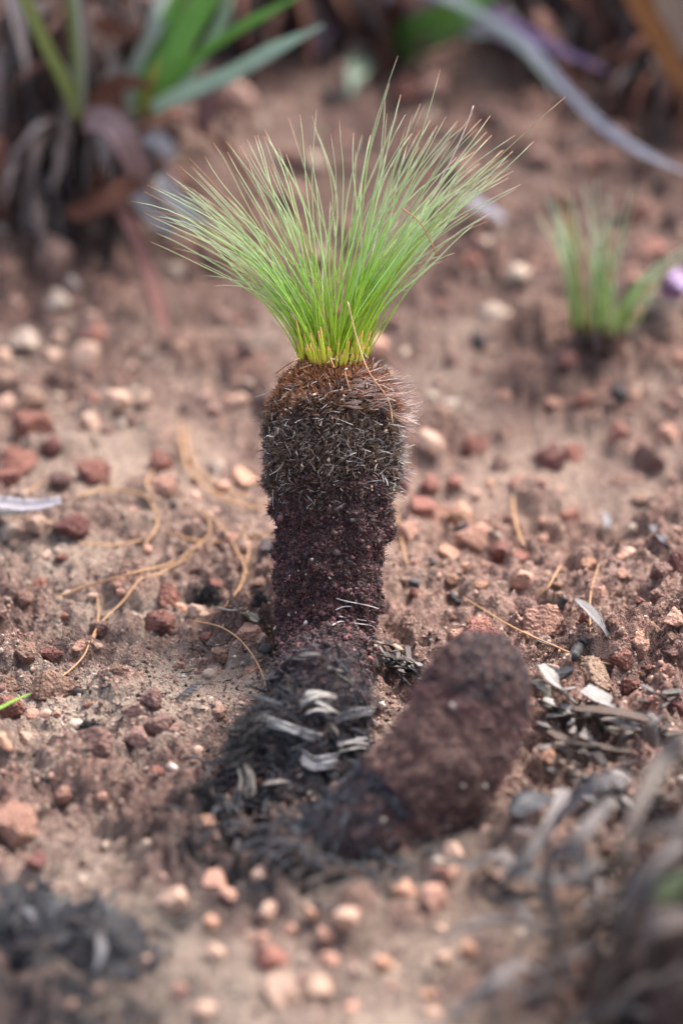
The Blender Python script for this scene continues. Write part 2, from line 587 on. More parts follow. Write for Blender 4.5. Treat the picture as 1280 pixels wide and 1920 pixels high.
# clods and half-buried lumps pushed up through the crust
NX_, NY_ = len(XS), len(YS)
Zg, Cg = z.reshape(NY_, NX_), clod.reshape(NY_, NX_)
wu = np.zeros_like(gx); wu[nn] = fbm(Pn * 170, 3, 71) * 0.85 + fbm(Pn * 420, 2, 72) * 0.40
wu = wu.reshape(NY_, NX_)
gq = np.random.default_rng(404)
add = np.zeros_like(Zg)
for k in range(4200):
    bx_, by_ = gq.uniform(-0.30, 0.30), -0.30 + 1.2 * gq.random() ** 1.6
    dn = gnoise(np.array([[bx_ * 22, by_ * 22, 3.3]]), 17)[0] + (0.35 if bx_ > 0.06 else 0) + (0.25 if bx_ < -0.06 else 0)
    if dn < gq.uniform(-0.25, 0.45) or (abs(bx_) < 0.06 and -0.24 < by_ < -0.14 and gq.random() < 0.75):
        continue
    rr_ = (0.0022 + 0.0100 * gq.random() ** 2.2) * (1 + 1.0 * max(0, by_))
    i0, i1 = np.searchsorted(XS, [bx_ - 1.7 * rr_, bx_ + 1.7 * rr_]); j0, j1 = np.searchsorted(YS, [by_ - 1.7 * rr_, by_ + 1.7 * rr_])
    if i1 <= i0 or j1 <= j0:
        continue
    e = gq.uniform(0.7, 1.3)
    dd = np.sqrt(((XS[None, i0:i1] - bx_) * e) ** 2 + ((YS[j0:j1, None] - by_) / e) ** 2) / rr_ + wu[j0:j1, i0:i1]
    hh = np.sqrt(np.clip(1 - dd ** 2, 0, 1)) * rr_ * gq.uniform(0.35, 0.8)
    add[j0:j1, i0:i1] = np.maximum(add[j0:j1, i0:i1], hh)
    Cg[j0:j1, i0:i1] = np.maximum(Cg[j0:j1, i0:i1], np.where(dd < 1, 0.30 + 0.6 * (1 - dd), 0) * (1 if gq.random() < 0.75 else 0.3))
add += np.where(add > 0.0006, 0.0016 * wu, 0)
Zg += add
z = Zg.ravel(); clod = Cg.ravel()
pink = np.exp(-((gx - 0.07) / 0.08) ** 2 - ((gy - 0.05) / 0.10) ** 2) * 0.95
pink += 0.5 * np.exp(-((gx + 0.02) / 0.09) ** 2 - ((gy - 0.14) / 0.07) ** 2)
pink += 0.6 * np.exp(-((gx - 0.055) / 0.03) ** 2 - ((gy + 0.12) / 0.05) ** 2)
pink = np.clip(pink + 0.06 + 0.4 * np.clip(fbm(P2 * 9, 2, 83), 0, 1), 0, 1)
red = np.clip(sstep(0.06, 0.34, gy) * 1.0 + 0.4 * np.clip(fbm(P2 * 12, 2, 77) * 2, 0, 1), 0, 1)
soot = np.exp(-((gx + 0.005) / 0.042) ** 2 - ((gy + 0.085) / 0.045) ** 2) * 0.9 + 1.5 * np.exp(-((gx - 0.0) / 0.042) ** 2 - ((gy + 0.115) / 0.024) ** 2)
soot += 1.5 * np.exp(-((gx + 0.078) / 0.045) ** 2 - ((gy + 0.190) / 0.028) ** 2)
soot += 0.8 * np.exp(-((gx + 0.042) / 0.018) ** 2 - ((gy + 0.145) / 0.012) ** 2)
soot += 0.35 * np.exp(-((gx + 0.022) / 0.02) ** 2 - ((gy - 0.01) / 0.02) ** 2)
soot += 0.75 * np.exp(-((gx - 0.11) / 0.06) ** 2 - ((gy + 0.22) / 0.07) ** 2)
soot += 0.9 * np.exp(-((gx + 0.24) / 0.09) ** 2 - ((gy - 0.5) / 0.10) ** 2)
soot = np.clip(soot, 0, 1)
nx, ny = len(XS), len(YS)
ii = (np.arange(ny - 1)[:, None] * nx + np.arange(nx - 1)[None]).ravel()
GF = np.stack([ii, ii + 1, ii + nx + 1, ii + nx], -1)
gme = mesh_np('ground', np.stack([gx, gy, z], -1), GF, M_GROUND, attrs={'clod': clod, 'rough': mask, 'pink': pink, 'soot': soot, 'red': red})
gob = link('ground', gme)
gob['kind'] = 'structure'
gob['label'] = 'bare crusted tan and reddish soil'
ZG = z.reshape(ny, nx)
PINK = pink.reshape(ny, nx)

def gz(x, y, A=ZG):
    x, y = np.asarray(x, float), np.asarray(y, float)
    i = np.clip(np.searchsorted(XS, x) - 1, 0, nx - 2)
    j = np.clip(np.searchsorted(YS, y) - 1, 0, ny - 2)
    u = (x - XS[i]) / (XS[i + 1] - XS[i])
    v = (y - YS[j]) / (YS[j + 1] - YS[j])
    return A[j, i] * (1 - u) * (1 - v) + A[j, i + 1] * u * (1 - v) + A[j + 1, i] * (1 - u) * v + A[j + 1, i + 1] * u * v

TT = np.linspace(0.35, 3.2, 2200)
def at(px, py, h=0.0):
    """where the sight line through a pixel of the photograph is h above the soil"""
    d = ray(px, py)
    Q = CAM + TT[:, None] * d
    g = Q[:, 2] - gz(Q[:, 0], Q[:, 1]) - h
    k = np.argmax(g < 0)
    if k == 0:
        k = len(TT) - 1
    a, b = g[k - 1], g[k]
    t = TT[k - 1] + (TT[k] - TT[k - 1]) * a / (a - b)
    return CAM + t * d

# crumbs of soil and fine gravel
def crumbs(name, n, smin, smax, shape, region, seed, label, power=2.2, near_focus=True):
    g = np.random.default_rng(seed)
    px = g.uniform(region[0], region[2], n)
    py = g.uniform(region[1], region[3], n)
    # spread over the soil seen in the picture and past its sides
    x, y = [], []
    for a, b in zip(px, py):
        d = ray(a, b)
        t = CAM[2] / -d[2]
        x.append(CAM[0] + d[0] * t)
        y.append(CAM[1] + d[1] * t)
    x, y = np.array(x), np.array(y)
    keep = gnoise(np.stack([x, y, x * 0], -1) * 38, 91) * 0.9 + gnoise(np.stack([x, y, x * 0], -1) * 11, 92) > g.uniform(-0.9, 0.7, n)
    x, y = x[keep], y[keep]
    m = len(x)
    s = smin + (smax - smin) * g.random(m) ** power
    dep = (y - CAM[1]) * math.cos(PITCH) + CAM[2] * math.sin(PITCH)
    s = s * np.clip(dep / 0.79, 0.8, 1.6)
    T = np.stack([x, y, gz(x, y) + s * g.uniform(-0.30, 0.10, m)], -1)
    S = s[:, None] * 0.5 * g.uniform(0.5, 1.25, (m, 3))
    V0, F0 = shape
    nv = len(V0)
    V, F = scatter(V0, F0, rand_rot(m, g), S, T)
    W0 = V.reshape(m, nv, 3)
    jit = gnoise((V0[None] * 1.3 + (np.arange(m) * 7.31 % 97)[:, None, None]).reshape(-1, 3), seed).reshape(m, nv, 1)
    V = (T[:, None] + (W0 - T[:, None]) * (1 + 0.75 * jit)).reshape(-1, 3)
    pal = np.array([(0.36, 0.275, 0.215), (0.30, 0.185, 0.145), (0.20, 0.11, 0.088), (0.12, 0.072, 0.060), (0.42, 0.265, 0.20), (0.05, 0.042, 0.04), (0.50, 0.42, 0.35)])
    pk = gz(x, y, PINK)
    far = sstep(0.08, 0.3, y)
    w = np.stack([0.30 - 0.1 * far, 0.20 + 0.2 * pk, 0.22 + 0.25 * far, 0.18 + 0.1 * far, 0.08 + 0.5 * pk, 0.07 + 0 * x, 0.035 - 0.03 * far], -1)
    cw = np.cumsum(w / w.sum(1, keepdims=True), 1)
    idx = (g.random(m)[:, None] > cw).sum(1).clip(0, 6)
    c = pal[idx] * g.uniform(0.75, 1.2, (m, 1))
    me = mesh_np(name, V, F, M_CRUMB, col=np.repeat(c, len(V0), 0))
    o = link(name, me)
    o['kind'] = 'stuff'
    o['label'] = label
    o['category'] = 'gravel'
    return o
crumbs('soil_crumbs', 44000, 0.0004, 0.0019, ICO1, (-150, 960, 1430, 1560), 5, 'fine crumbs of tan and reddish soil round the plant')
crumbs('fine_gravel', 2000, 0.0014, 0.0056, ICO2, (-150, 560, 1430, 1960), 6, 'scattered fine reddish gravel lying on the bare soil', 2.6)
crumbs('far_gravel', 900, 0.003, 0.012, ICO2, (-150, 60, 1430, 800), 7, 'blurred reddish gravel on the far soil', 2.2)

# ------------------------------------------------------------------ stones
RED = (0.27, 0.105, 0.075); DRED = (0.17, 0.06, 0.05); PINKS = (0.47, 0.25, 0.175); TAN = (0.44, 0.285, 0.205)
ORA = (0.47, 0.255, 0.16); PALE = (0.36, 0.28, 0.22); BRN = (0.27, 0.155, 0.105); MAU = (0.22, 0.125, 0.10)

def stone_mesh(k, rough, sub):
    V, F = sub
    g = np.random.default_rng(100 + k)
    off = g.uniform(-50, 50, 3)
    r = 1 + 0.55 * fbm(V * 0.9 + off, 2, k)
    V = V * r[:, None]
    for _ in range(9):                                   # knocked-off faces
        d = unit(g.normal(size=3)); lim = g.uniform(0.5, 0.8)
        e = V @ d - lim
        V = V - np.where(e > 0, e * 0.93, 0)[:, None] * d
    n = fbm(V * 3.2 + off, 4, k + 7, gain=0.6, billow=True)
    m = fbm(V * 9.0 + off, 2, k + 9)
    V = V * (1 + rough * (0.20 * n + 0.09 * m))[:, None]
    V = V / np.abs(V).max(0)
    return mesh_np('stone', V * 0.5, F, M_STONE)
ROUGH = [stone_mesh(k, 1.0, ICO5) for k in range(7)]
MEDIUM = [stone_mesh(20 + k, 0.6, ICO4) for k in range(6)]
SMOOTH = [stone_mesh(40 + k, 0.34, ICO4) for k in range(9)]
SETS = {'r': (ROUGH, 1.0), 'm': (MEDIUM, 0.7), 's': (SMOOTH, 0.22)}
nst = [0]
def stone(px, py, w, col, tex, label, cat='stone', group=None, asp=0.8, sink=0.28, name='stone', rotz=None):
    P = at(px, py, 0.0)
    for _ in range(2):
        size = w * 1.03 * mpp(P)
        P = at(px, py, size * asp * sink)
    ms, grain = SETS[tex]
    me = ms[nst[0] % len(ms)]
    nst[0] += 1
    g = np.random.default_rng(nst[0] * 7 + 3)
    o = link(name, me, loc=P)
    o.scale = (size * 1.0, size * g.uniform(0.85, 1.1), size * asp * 1.08)
    o.rotation_euler = (g.uniform(-0.25, 0.25), g.uniform(-0.25, 0.25), g.uniform(0, 6.28) if rotz is None else rotz)
    if rotz is None:
        q = size * g.uniform(0.92, 1.0)
        o.scale = (q, q, size * asp * 1.08)
    v = g.uniform(0.88, 1.12)
    o.color = (col[0] * v, col[1] * v, col[2] * v, grain)
    tag(o, label, cat, group)
    return o

STONES = [
 # left, level with the foot of the trunk
 (298, 1172, 84, RED, 'r', 'largest rounded dark red speckled stone on the pale crust left of the trunk'),
 (315, 1121, 66, RED, 'r', 'red speckled stone touching the back of the large round dark red one'),
 (339, 1143, 27, ORA, 's', 'small orange chip beside the large round dark red stone'),
 (364, 1147, 40, TAN, 's', 'pale angular chip between the dark red stone and the charred fluff'),
 (379, 1156, 26, TAN, 's', 'flat tan chip under the straw tip near the charred fluff'),
 (465, 1187, 52, PINKS, 'm', 'pinkish angular stone close to the left side of the trunk foot'),
 (416, 1230, 40, BRN, 'r', 'brown half-buried stone under the curved straw left of the trunk'),
 (224, 1258, 38, BRN, 'r', 'brown knobbly stone left of the charred fern scrap'),
 (100, 1287, 98, BRN, 'r', 'wide crusted brown lump beside the green blade tip'),
 (16, 1288, 50, BRN, 'r', 'brown stone cut by the picture edge above the green blade'),
 (20, 1327, 56, RED, 'r', 'reddish stone right under the green blade at the picture edge'),
 (66, 1342, 44, PINKS, 'm', 'pinkish knob in front of the wide crusted brown lump'),
 (109, 1338, 24, PINKS, 'm', 'tiny pink pebble in front of the wide crusted brown lump'),
 (48, 1226, 54, BRN, 'r', 'brown crusted stone behind the wide brown lump'),
 (97, 1226, 46, RED, 'r', 'red crusted stone behind the wide brown lump'),
 (6, 1392, 38, ORA, 's', 'smooth orange stone cut by the left picture edge'),
 (52, 1386, 46, TAN, 'm', 'tan flattened stone in front of the pinkish knob'),
 (286, 1311, 46, MAU, 'r', 'mauve brown clod left of the charred fern scrap tip'),
 (248, 1332, 40, MAU, 'm', 'mauve clod at the left of the clod group'),
 (302, 1366, 56, MAU, 'r', 'largest mauve clod of the group in front of the fern scrap'),
 (262, 1388, 54, MAU, 'm', 'frontmost mauve clod of the group'),
 (326, 1370, 36, MAU, 'm', 'small mauve clod at the right of the group'),
 (178, 1392, 90, MAU, 'r', 'long mauve clod with a charred wisp on top'),
 (412, 1337, 30, BRN, 'm', 'small cubic brown stone near the black fibre fringe'),
 (76, 1098, 36, RED, 'r', 'small red knob above the straws on the left soil'),
 (44, 1122, 42, BRN, 'r', 'brown knob below the small red knob on the left soil'),
 (225, 1095, 30, PINKS, 'r', 'pink granular knob beside the long forked straw'),
 (228, 1112, 22, PINKS, 'r', 'little pink knob just below the granular one by the straw'),
 (126, 1182, 22, TAN, 'm', 'tiny tan pebble alone left of the forked straw'),
 (125, 1155, 18, RED, 'm', 'tiny red pebble above the lone tan one'),
 (182, 1212, 26, TAN, 'm', 'tan chip beside the fork of the long straw'),
 (275, 1033, 24, PINKS, 's', 'small pink pebble among the straws'),
 # left, farther
 (28, 872, 92, RED, 'r', 'large red porous stone above the curled bark strip'),
 (58, 808, 84, RED, 'r', 'red porous stone leaning on the back of the large one'),
 (14, 905, 60, RED, 'r', 'red porous stone at the picture edge over the bark strip'),
 (100, 835, 50, DRED, 'r', 'dark red stone at the right of the porous stones'),
 (68, 984, 46, TAN, 's', 'pale tan angular stone in front of the bark strip'),
 (92, 985, 26, TAN, 's', 'narrow tan stone wedged beside the dark red stone'),
 (18, 1002, 56, PALE, 's', 'pale stone at the picture edge below the bark strip'),
 (133, 988, 76, DRED, 'r', 'dark red knobbly stone right of the pale angular one'),
 (175, 896, 70, RED, 'r', 'red crumbly lump right of the curled bark strip'),
 (116, 906, 52, MAU, 'r', 'mauve crumbly stone above the bark strip end'),
 (302, 868, 60, RED, 'm', 'red stone touching a pinkish one amid the straws'),
 (312, 914, 54, PINKS, 'm', 'pinkish stone in front of the red one amid the straws'),
 (352, 945, 25, TAN, 's', 'small pale pebble below the pinkish stone amid the straws'),
 (326, 948, 22, (0.05, 0.045, 0.05), 's', 'small black cinder below the pinkish stone'),
 (456, 900, 56, ORA, 's', 'orange tan stone just left of the bristly head'),
 (417, 914, 32, PINKS, 's', 'pink pebble beside the orange tan stone'),
 (408, 880, 48, PALE, 's', 'pale stone behind the orange tan one'),
 (437, 1012, 36, PINKS, 'm', 'pink blurred stone left of the middle of the stem'),
 (497, 1030, 30, (0.07, 0.06, 0.07), 's', 'small grey black cinder touching the left edge of the stem'),
 (162, 672, 64, TAN, 's', 'large pale tan stone in front of a red one'),
 (180, 627, 48, RED, 'm', 'red stone behind the large pale tan one'),
 (111, 636, 34, TAN, 's', 'light tan pebble left of the large pale tan stone'),
 (99, 666, 34, TAN, 's', 'flat tan pebble under the light tan one'),
 (50, 640, 54, PALE, 's', 'pale grey stone left of the tan pebbles'),
 (5, 672, 36, TAN, 's', 'tan stone at the picture edge, upper of two'),
 (10, 712, 40, TAN, 's', 'tan stone at the picture edge, lower of two'),
 (221, 755, 52, TAN, 's', 'pale tan stone on the bright bare patch'),
 (270, 752, 38, TAN, 's', 'tan pebble right of the pale stone on the bright patch'),
 (166, 796, 46, TAN, 's', 'tan stone in front of the bright patch stones'),
 (224, 800, 34, PALE, 's', 'pale stone in front of the bright patch stones'),
 (60, 762, 62, BRN, 'r', 'brown lump behind the porous stones'),
 (252, 790, 28, MAU, 'm', 'mauve pebble right of the pale bright patch stone'),
 (330, 735, 26, TAN, 's', 'tan pebble farthest toward the head beyond the bright patch'),
 # right, behind
 (806, 834, 56, TAN, 's', 'round smooth tan stone right of the bristly head'),
 (752, 912, 48, DRED, 'm', 'dark red stone just right of the head overhang'),
 (803, 912, 46, RED, 'm', 'red stone below the round smooth tan one'),
 (848, 908, 34, RED, 'm', 'small red stone right of the red one below the round tan stone'),
 (788, 956, 60, RED, 'm', 'red stone at the top of the slanting stone row'),
 (822, 968, 62, PINKS, 'm', 'pink stone second down the slanting row'),
 (862, 968, 58, ORA, 's', 'pale orange stone behind the slanting row'),
 (884, 1008, 74, PINKS, 'm', 'largest pink stone in the middle of the slanting row'),
 (932, 1036, 50, DRED, 'm', 'dark red stone at the low end of the slanting row'),
 (768, 1002, 54, PINKS, 'm', 'pink stone between the stem and the slanting row'),
 (836, 1042, 50, ORA, 'm', 'orange stone below the slanting row'),
 (874, 1062, 20, ORA, 's', 'tiny orange pebble below the slanting row'),
 (976, 1048, 42, RED, 'm', 'red stone right of the dark red row end'),
 (982, 1084, 60, PINKS, 'm', 'flat pinkish slab below the row end'),
 (1034, 862, 66, DRED, 'm', 'large dark red stone in the blurred right field'),
 (1076, 854, 48, RED, 'm', 'red stone touching the large dark red one'),
 (892, 836, 52, RED, 'm', 'red stone between the round tan and the large dark red'),
 (938, 868, 36, MAU, 'm', 'mauve stone left of the large dark red one'),
 (1064, 972, 52, RED, 'm', 'red stone below the large dark red one'),
 (1162, 815, 62, RED, 'm', 'red stone upper in the far right cluster'),
 (1212, 862, 74, MAU, 'r', 'big brownish stone in the far right cluster'),
 (1252, 818, 48, PINKS, 'm', 'pinkish stone at the edge of the far right cluster'),
 (1184, 996, 32, PALE, 's', 'small pale pebble alone in the right field'),
 (970, 906, 38, PINKS, 'm', 'pinkish stone left of the small red field stone'),
 (1016, 1012, 26, PINKS, 's', 'pink pebble right of the slanting row'),
 (1152, 1112, 26, BRN, 'm', 'brown pebble in the hollow'),
 (1236, 1072, 56, MAU, 'r', 'mauve stone above the right bank'),
 (1272, 1055, 54, DRED, 'r', 'dark red stone at the picture edge above the right bank'),
 # right, near the focus
 (1026, 1166, 104, PINKS, 'r', 'wide pink granular lump above the crossing straw'),
 (986, 1140, 56, MAU, 'r', 'mauve granular lump behind the wide pink one'),
 (984, 1191, 30, ORA, 'r', 'small orange granular stone under the wide pink lump'),
 (905, 1215, 108, RED, 'r', 'broad red crusted lump behind the burnt stump'),
 (900, 1178, 60, RED, 'r', 'red crumbly stone behind the broad crusted lump'),
 (850, 1190, 40, PINKS, 'r', 'pink crumbly stone left of the broad crusted lump'),
 (1108, 1266, 104, (0.30, 0.20, 0.14), 'r', 'broad brown crusted lump behind the dead leaf scraps'),
 (1178, 1284, 38, RED, 'r', 'red nodule on the right end of the brown crusted lump'),
 (1214, 1322, 34, RED, 'r', 'red nodule nearer the dead leaves'),
 (1266, 1326, 58, DRED, 'r', 'dark red stone at the picture edge by the dead leaves'),
 (1168, 1240, 46, RED, 'r', 'red knob behind the brown crusted lump'),
 (1200, 1215, 48, PINKS, 'r', 'pink knob on the right bank'),
 (1196, 1192, 30, ORA, 'r', 'orange crumb stone with a dark bead on the bank'),
 (1262, 1160, 44, PINKS, 'm', 'pink stone at the picture edge on the bank'),
 (1250, 1258, 34, PINKS, 'r', 'pinkish knob at the edge above the dark red stone'),
 # front
 (327, 1694, 72, TAN, 's', 'pale round stone in the blurred front beside black soot'),
 (405, 1653, 50, PINKS, 's', 'pink round pebble right of the pale round front stone'),
 (430, 1684, 42, PINKS, 's', 'pinkish pebble tucked under the pink round one'),
 (393, 1731, 36, ORA, 's', 'orange pebble below the pink pair in front'),
 (408, 1790, 46, TAN, 's', 'tan pebble below the orange one in front'),
 (388, 1542, 42, ORA, 's', 'orange stone at the left edge of the soot'),
 (500, 1716, 56, TAN, 's', 'tan pebble at the top of the front pebble cluster'),
 (484, 1762, 46, PINKS, 's', 'pink stone in the front cluster above the red one'),
 (508, 1800, 62, RED, 's', 'red stone in the middle of the front cluster'),
 (524, 1864, 82, TAN, 's', 'largest tan stone at the bottom of the front cluster'),
 (602, 1850, 52, TAN, 's', 'flat tan pebble right of the largest front stone'),
 (566, 1802, 28, PALE, 's', 'tiny pale pebble in the middle of the front cluster'),
 (615, 1798, 44, PINKS, 's', 'flat pinkish pebble right of the tiny pale one'),
 (648, 1722, 56, TAN, 's', 'tan pebble at the right of the front cluster'),
 (612, 1757, 42, PINKS, 's', 'pink pebble left of the right-hand tan pebble in front'),
 (584, 1716, 34, ORA, 's', 'orange pebble at the top of the front cluster'),
 (542, 1746, 36, PINKS, 's', 'pinkish pebble inside the front cluster'),
 (757, 1674, 52, ORA, 's', 'orange pebble below the burnt caudex'),
 (812, 1684, 60, PINKS, 's', 'pinkish pebble touching the orange one below the caudex'),
 (850, 1596, 40, TAN, 's', 'upright tan pebble right of the burnt caudex'),
 (715, 1810, 44, ORA, 's', 'lone orange pebble right of the front cluster'),
 (878, 1784, 46, ORA, 's', 'bright orange pebble left of the withered clump'),
 (915, 1866, 32, RED, 's', 'small red pebble low in front of the withered clump'),
 (26, 1556, 100, PINKS, 'r', 'large pink crumbly stone at the picture edge in front'),
 (66, 1614, 44, DRED, 'm', 'dark red stone below the large pink crumbly one'),
 (124, 1488, 46, PINKS, 'r', 'pinkish crumbly knob above the large pink front stone'),
 (196, 1496, 26, PINKS, 'm', 'small pink pebble right of the pinkish crumbly knob'),
 (705, 1448, 26, ORA, 's', 'small orange pebble between the two burnt stems'),
 (1030, 1420, 30, ORA, 's', 'orange pebble under the dead leaves right of the stump'),
 (1075, 1450, 30, PALE, 's', 'pale pebble under the dead leaves right of the stump'),
 # far
 (757, 172, 60, RED, 'm', 'far red stone above the tips of the tuft'),
 (700, 655, 60, PINKS, 's', 'pinkish stone right behind the base of the tuft'),
 (886, 492, 40, RED, 'm', 'far red stone right of the tuft'),
 (548, 372, 80, MAU, 'm', 'far mauve stone seen through the left of the tuft'),
 (1190, 395, 54, RED, 'm', 'far red stone above the small tuft'),
 (1010, 300, 60, MAU, 'm', 'far mauve stone under the arching lilac leaf'),
 (12, 850, 30, TAN, 's', 'tan stone top at the picture edge on the porous stone'),
]
for s in STONES:
    asp = 0.62 if any(w in s[5] for w in ('wide', 'broad', 'long', 'flat', 'slab')) else 0.85
    stone(*s, asp=asp, sink=0.08 if s[4] != 's' else 0.15)

MARKS = [  # things a pebble can be told by
 (806, 834, 'the round smooth tan stone'), (1034, 862, 'the large dark red field stone'), (884, 1008, 'the largest pink row stone'), (932, 1036, 'the dark red row end'),
 (1212, 862, 'the big brownish far right stone'), (1184, 996, 'the lone pale field pebble'), (1026, 1166, 'the wide pink lump'), (905, 1215, 'the broad red lump'),
 (1108, 1266, 'the broad brown lump'), (162, 672, 'the large pale tan stone'), (221, 755, 'the bright patch stone'), (28, 872, 'the large red porous stone'),
 (175, 896, 'the red crumbly lump'), (302, 868, 'the red straw-side stone'), (456, 900, 'the orange tan stone'), (133, 988, 'the dark red knobbly stone'),
 (298, 1172, 'the round speckled dark red stone'), (100, 1287, 'the crusted brown lump'), (465, 1187, 'the pinkish trunk-foot stone'), (302, 1366, 'the largest mauve clod'),
 (524, 1864, 'the largest front stone'), (648, 1722, 'the right tan front pebble'), (812, 1684, 'the pinkish caudex pebble'), (878, 1784, 'the bright orange pebble'),
 (327, 1694, 'the pale round front stone'), (26, 1556, 'the large pink crumbly stone'), (757, 172, 'the far red stone above the tuft'), (886, 492, 'the far red stone right of the tuft'),
 (1122, 640, 'the small green tuft'), (1190, 395, 'the far red stone over the small tuft'), (1010, 300, 'the stone under the lilac leaf'), (548, 372, 'the stone seen through the tuft'),
 (330, 735, 'the farthest tan patch pebble'), (310, 600, 'the hanging brown leaf tip'), (1064, 972, 'the red mid field stone'), (892, 836, 'the red middle right stone')]
CNAME = {id(RED): 'red', id(PINKS): 'pinkish', id(MAU): 'mauve', id(BRN): 'brown', id(DRED): 'dark red', id(ORA): 'orange', id(TAN): 'tan', id(PALE): 'pale'}
TAKEN = [(s_[0], s_[1], s_[2]) for s_ in STONES]
def pebbles(n, box, smin, smax, pal, tex, group, seed):
    g = np.random.default_rng(seed)
    made = tries = 0
    while made < n and tries < n * 12:
        tries += 1
        px, py = g.uniform(box[0], box[2]), g.uniform(box[1], box[3])
        P = at(px, py)
        w = (smin + (smax - smin) * g.random() ** 1.6) * 0.79 / depth_of(P) * g.uniform(0.9, 1.2)
        if any(abs(px - a) < (w + c) * 0.5 and abs(py - b) < (w + c) * 0.4 for a, b, c in TAKEN):
            continue
        col = pal[g.integers(len(pal))]
        d = [math.hypot(px - a, (py - b) * 1.3) for a, b, _ in MARKS]
        k = int(np.argmin(d))
        dx, dy = px - MARKS[k][0], (py - MARKS[k][1]) * 1.3
        rel = ('right of' if dx > 0 else 'left of') if abs(dx) > abs(dy) else ('in front of' if dy > 0 else 'behind')
        size = 'small' if w < (smin + smax) / 2 else 'larger'
        lab = f"{size} {CNAME[id(col)]} pebble {'just' if d[k] < 70 else 'some way'} {rel} {MARKS[k][2]}"
        if lab in LABELS or len(lab.split()) > 16:
            continue
        stone(px, py, w, col, tex[g.integers(len(tex))], lab, 'pebble', group, g.uniform(0.5, 0.8), 0.04, 'pebble')
        TAKEN.append((px, py, w))
        made += 1
pebbles(26, (740, 560, 1280, 1000), 20, 60, [RED, PINKS, MAU, BRN, DRED, ORA], 'mmr', 'pebbles on the right field', 1)
pebbles(18, (730, 1040, 1180, 1200), 16, 44, [PINKS, ORA, RED, TAN], 'rrm', 'pebbles on the right slope', 2)
pebbles(20, (0, 560, 480, 880), 18, 50, [RED, TAN, PINKS, BRN, PALE, MAU], 'msr', 'pebbles on the far left soil', 3)
pebbles(18, (0, 1010, 500, 1500), 14, 40, [BRN, RED, PINKS, MAU, TAN], 'rrm', 'pebbles in the left crust', 4)
pebbles(14, (1040, 1080, 1280, 1320), 20, 52, [RED, BRN, PINKS, MAU], 'rr', 'knobs on the right bank', 5)
pebbles(8, (380, 1620, 900, 1900), 18, 40, [TAN, PINKS, ORA, BRN], 's', 'pebbles on the front soil', 6)
pebbles(36, (0, 120, 1280, 600), 24, 84, [RED, MAU, BRN, DRED, PINKS], 'mr', 'stones on the far slope', 8)

# ------------------------------------------------------------------ burnt stems
def lathe_path(C, R, nk=150, ns=200, seed=1, amp=0.06, lump=0.10, cap_top=True, grain=0.03, cap=0.55):
    """a lumpy stem along a curve: returns vertices, faces, and a sampler of its surface"""
    C = np.asarray(C, float)
    n0 = len(C)
    P = resample(C, ns)
    for _ in range(6):
        P[1:-1] = (P[:-2] + 2 * P[1:-1] + P[2:]) / 4
    for _ in range(4):
        Q = P.copy()
        w = 9
        k = np.ones(2 * w + 1) / (2 * w + 1)
        for c in range(3):
            Q[w:-w, c] = np.convolve(P[:, c], k, 'valid')
        P = Q
    L0 = np.concatenate([[0], np.cumsum(np.linalg.norm(np.diff(C, axis=0), axis=1))])
    L = np.linspace(0, L0[-1], ns)
    r = np.interp(L, L0, R)
    k = np.ones(7) / 7
    r = np.convolve(np.pad(r, 3, mode='edge'), k, 'valid')
    if cap_top:                                          # rounded end
        e = np.clip((L0[-1] - L) / (cap * R[-1]), 0, 1)
        r = r * np.sqrt(np.clip(1 - (1 - e) ** 2, 0.0004, 1))
    T = unit(np.gradient(P, axis=0))
    S = np.empty_like(T)                                  # frame carried along the curve without twisting
    v = np.array([1.0, 0, 0]) if abs(T[0][0]) < 0.8 else np.array([0, 1.0, 0])
    for q in range(ns):
        v = v - T[q] * (v @ T[q])
        v = v / np.linalg.norm(v)
        S[q] = v
    N = unit(np.cross(S, T))
    a = np.arange(nk) / nk * 2 * math.pi
    ca, sa = np.cos(a), np.sin(a)
    D = ca[None, :, None] * S[:, None] + sa[None, :, None] * N[:, None]
    V = P[:, None] + r[:, None, None] * D
    Q = V.reshape(-1, 3)
    rr = np.repeat(r, nk)
    d = amp * fbm(Q * 45, 3, seed) + lump * 0.5 * fbm(Q * 130, 3, seed + 5, billow=True) + grain * fbm(Q * 330, 3, seed + 9, billow=True) + 0.02 * fbm(Q * 700, 2, seed + 11)
    V = (Q + D.reshape(-1, 3) * (d * np.minimum(rr, 0.03))[:, None]).reshape(ns, nk, 3)
    i = np.arange(ns - 1)[:, None] * nk
    j = np.arange(nk)[None]
    j2 = (j + 1) % nk
    F = np.stack([i + j, i + j2, i + nk + j2, i + nk + j], -1).reshape(-1, 4)
    caps = np.array([list(range(nk))[::-1], [(ns - 1) * nk + q for q in range(nk)]])
    # surface normals
    du = np.roll(V, -1, 1) - np.roll(V, 1, 1)
    dv = np.gradient(V, axis=0)
    Nn = unit(np.cross(du, dv))
    if (Nn * D).sum() < 0:
        Nn = -Nn
    return V, [F, caps], Nn, P, r

def pick(V, Nn, r, n, g, s0, s1, power=None):
    """random points of the stem surface between two fractions of its length"""
    ns, nk = V.shape[:2]
    rows = np.arange(ns)
    w = np.where((rows / ns >= s0) & (rows / ns < s1), r + 1e-4, 0)
    i = g.choice(ns, n, p=w / w.sum())
    j = g.integers(0, nk, n)
    P = V[i, j] + (V[np.minimum(i + 1, ns - 1), j] - V[i, j]) * g.random((n, 1)) + (V[i, (j + 1) % nk] - V[i, j]) * g.random((n, 1))
    return P, Nn[i, j], i / ns

def lerp_cols(t, stops):
    xs = [s[0] for s in stops]
    return np.stack([np.interp(t, xs, [s[1][k] for s in stops]) for k in range(3)], -1)

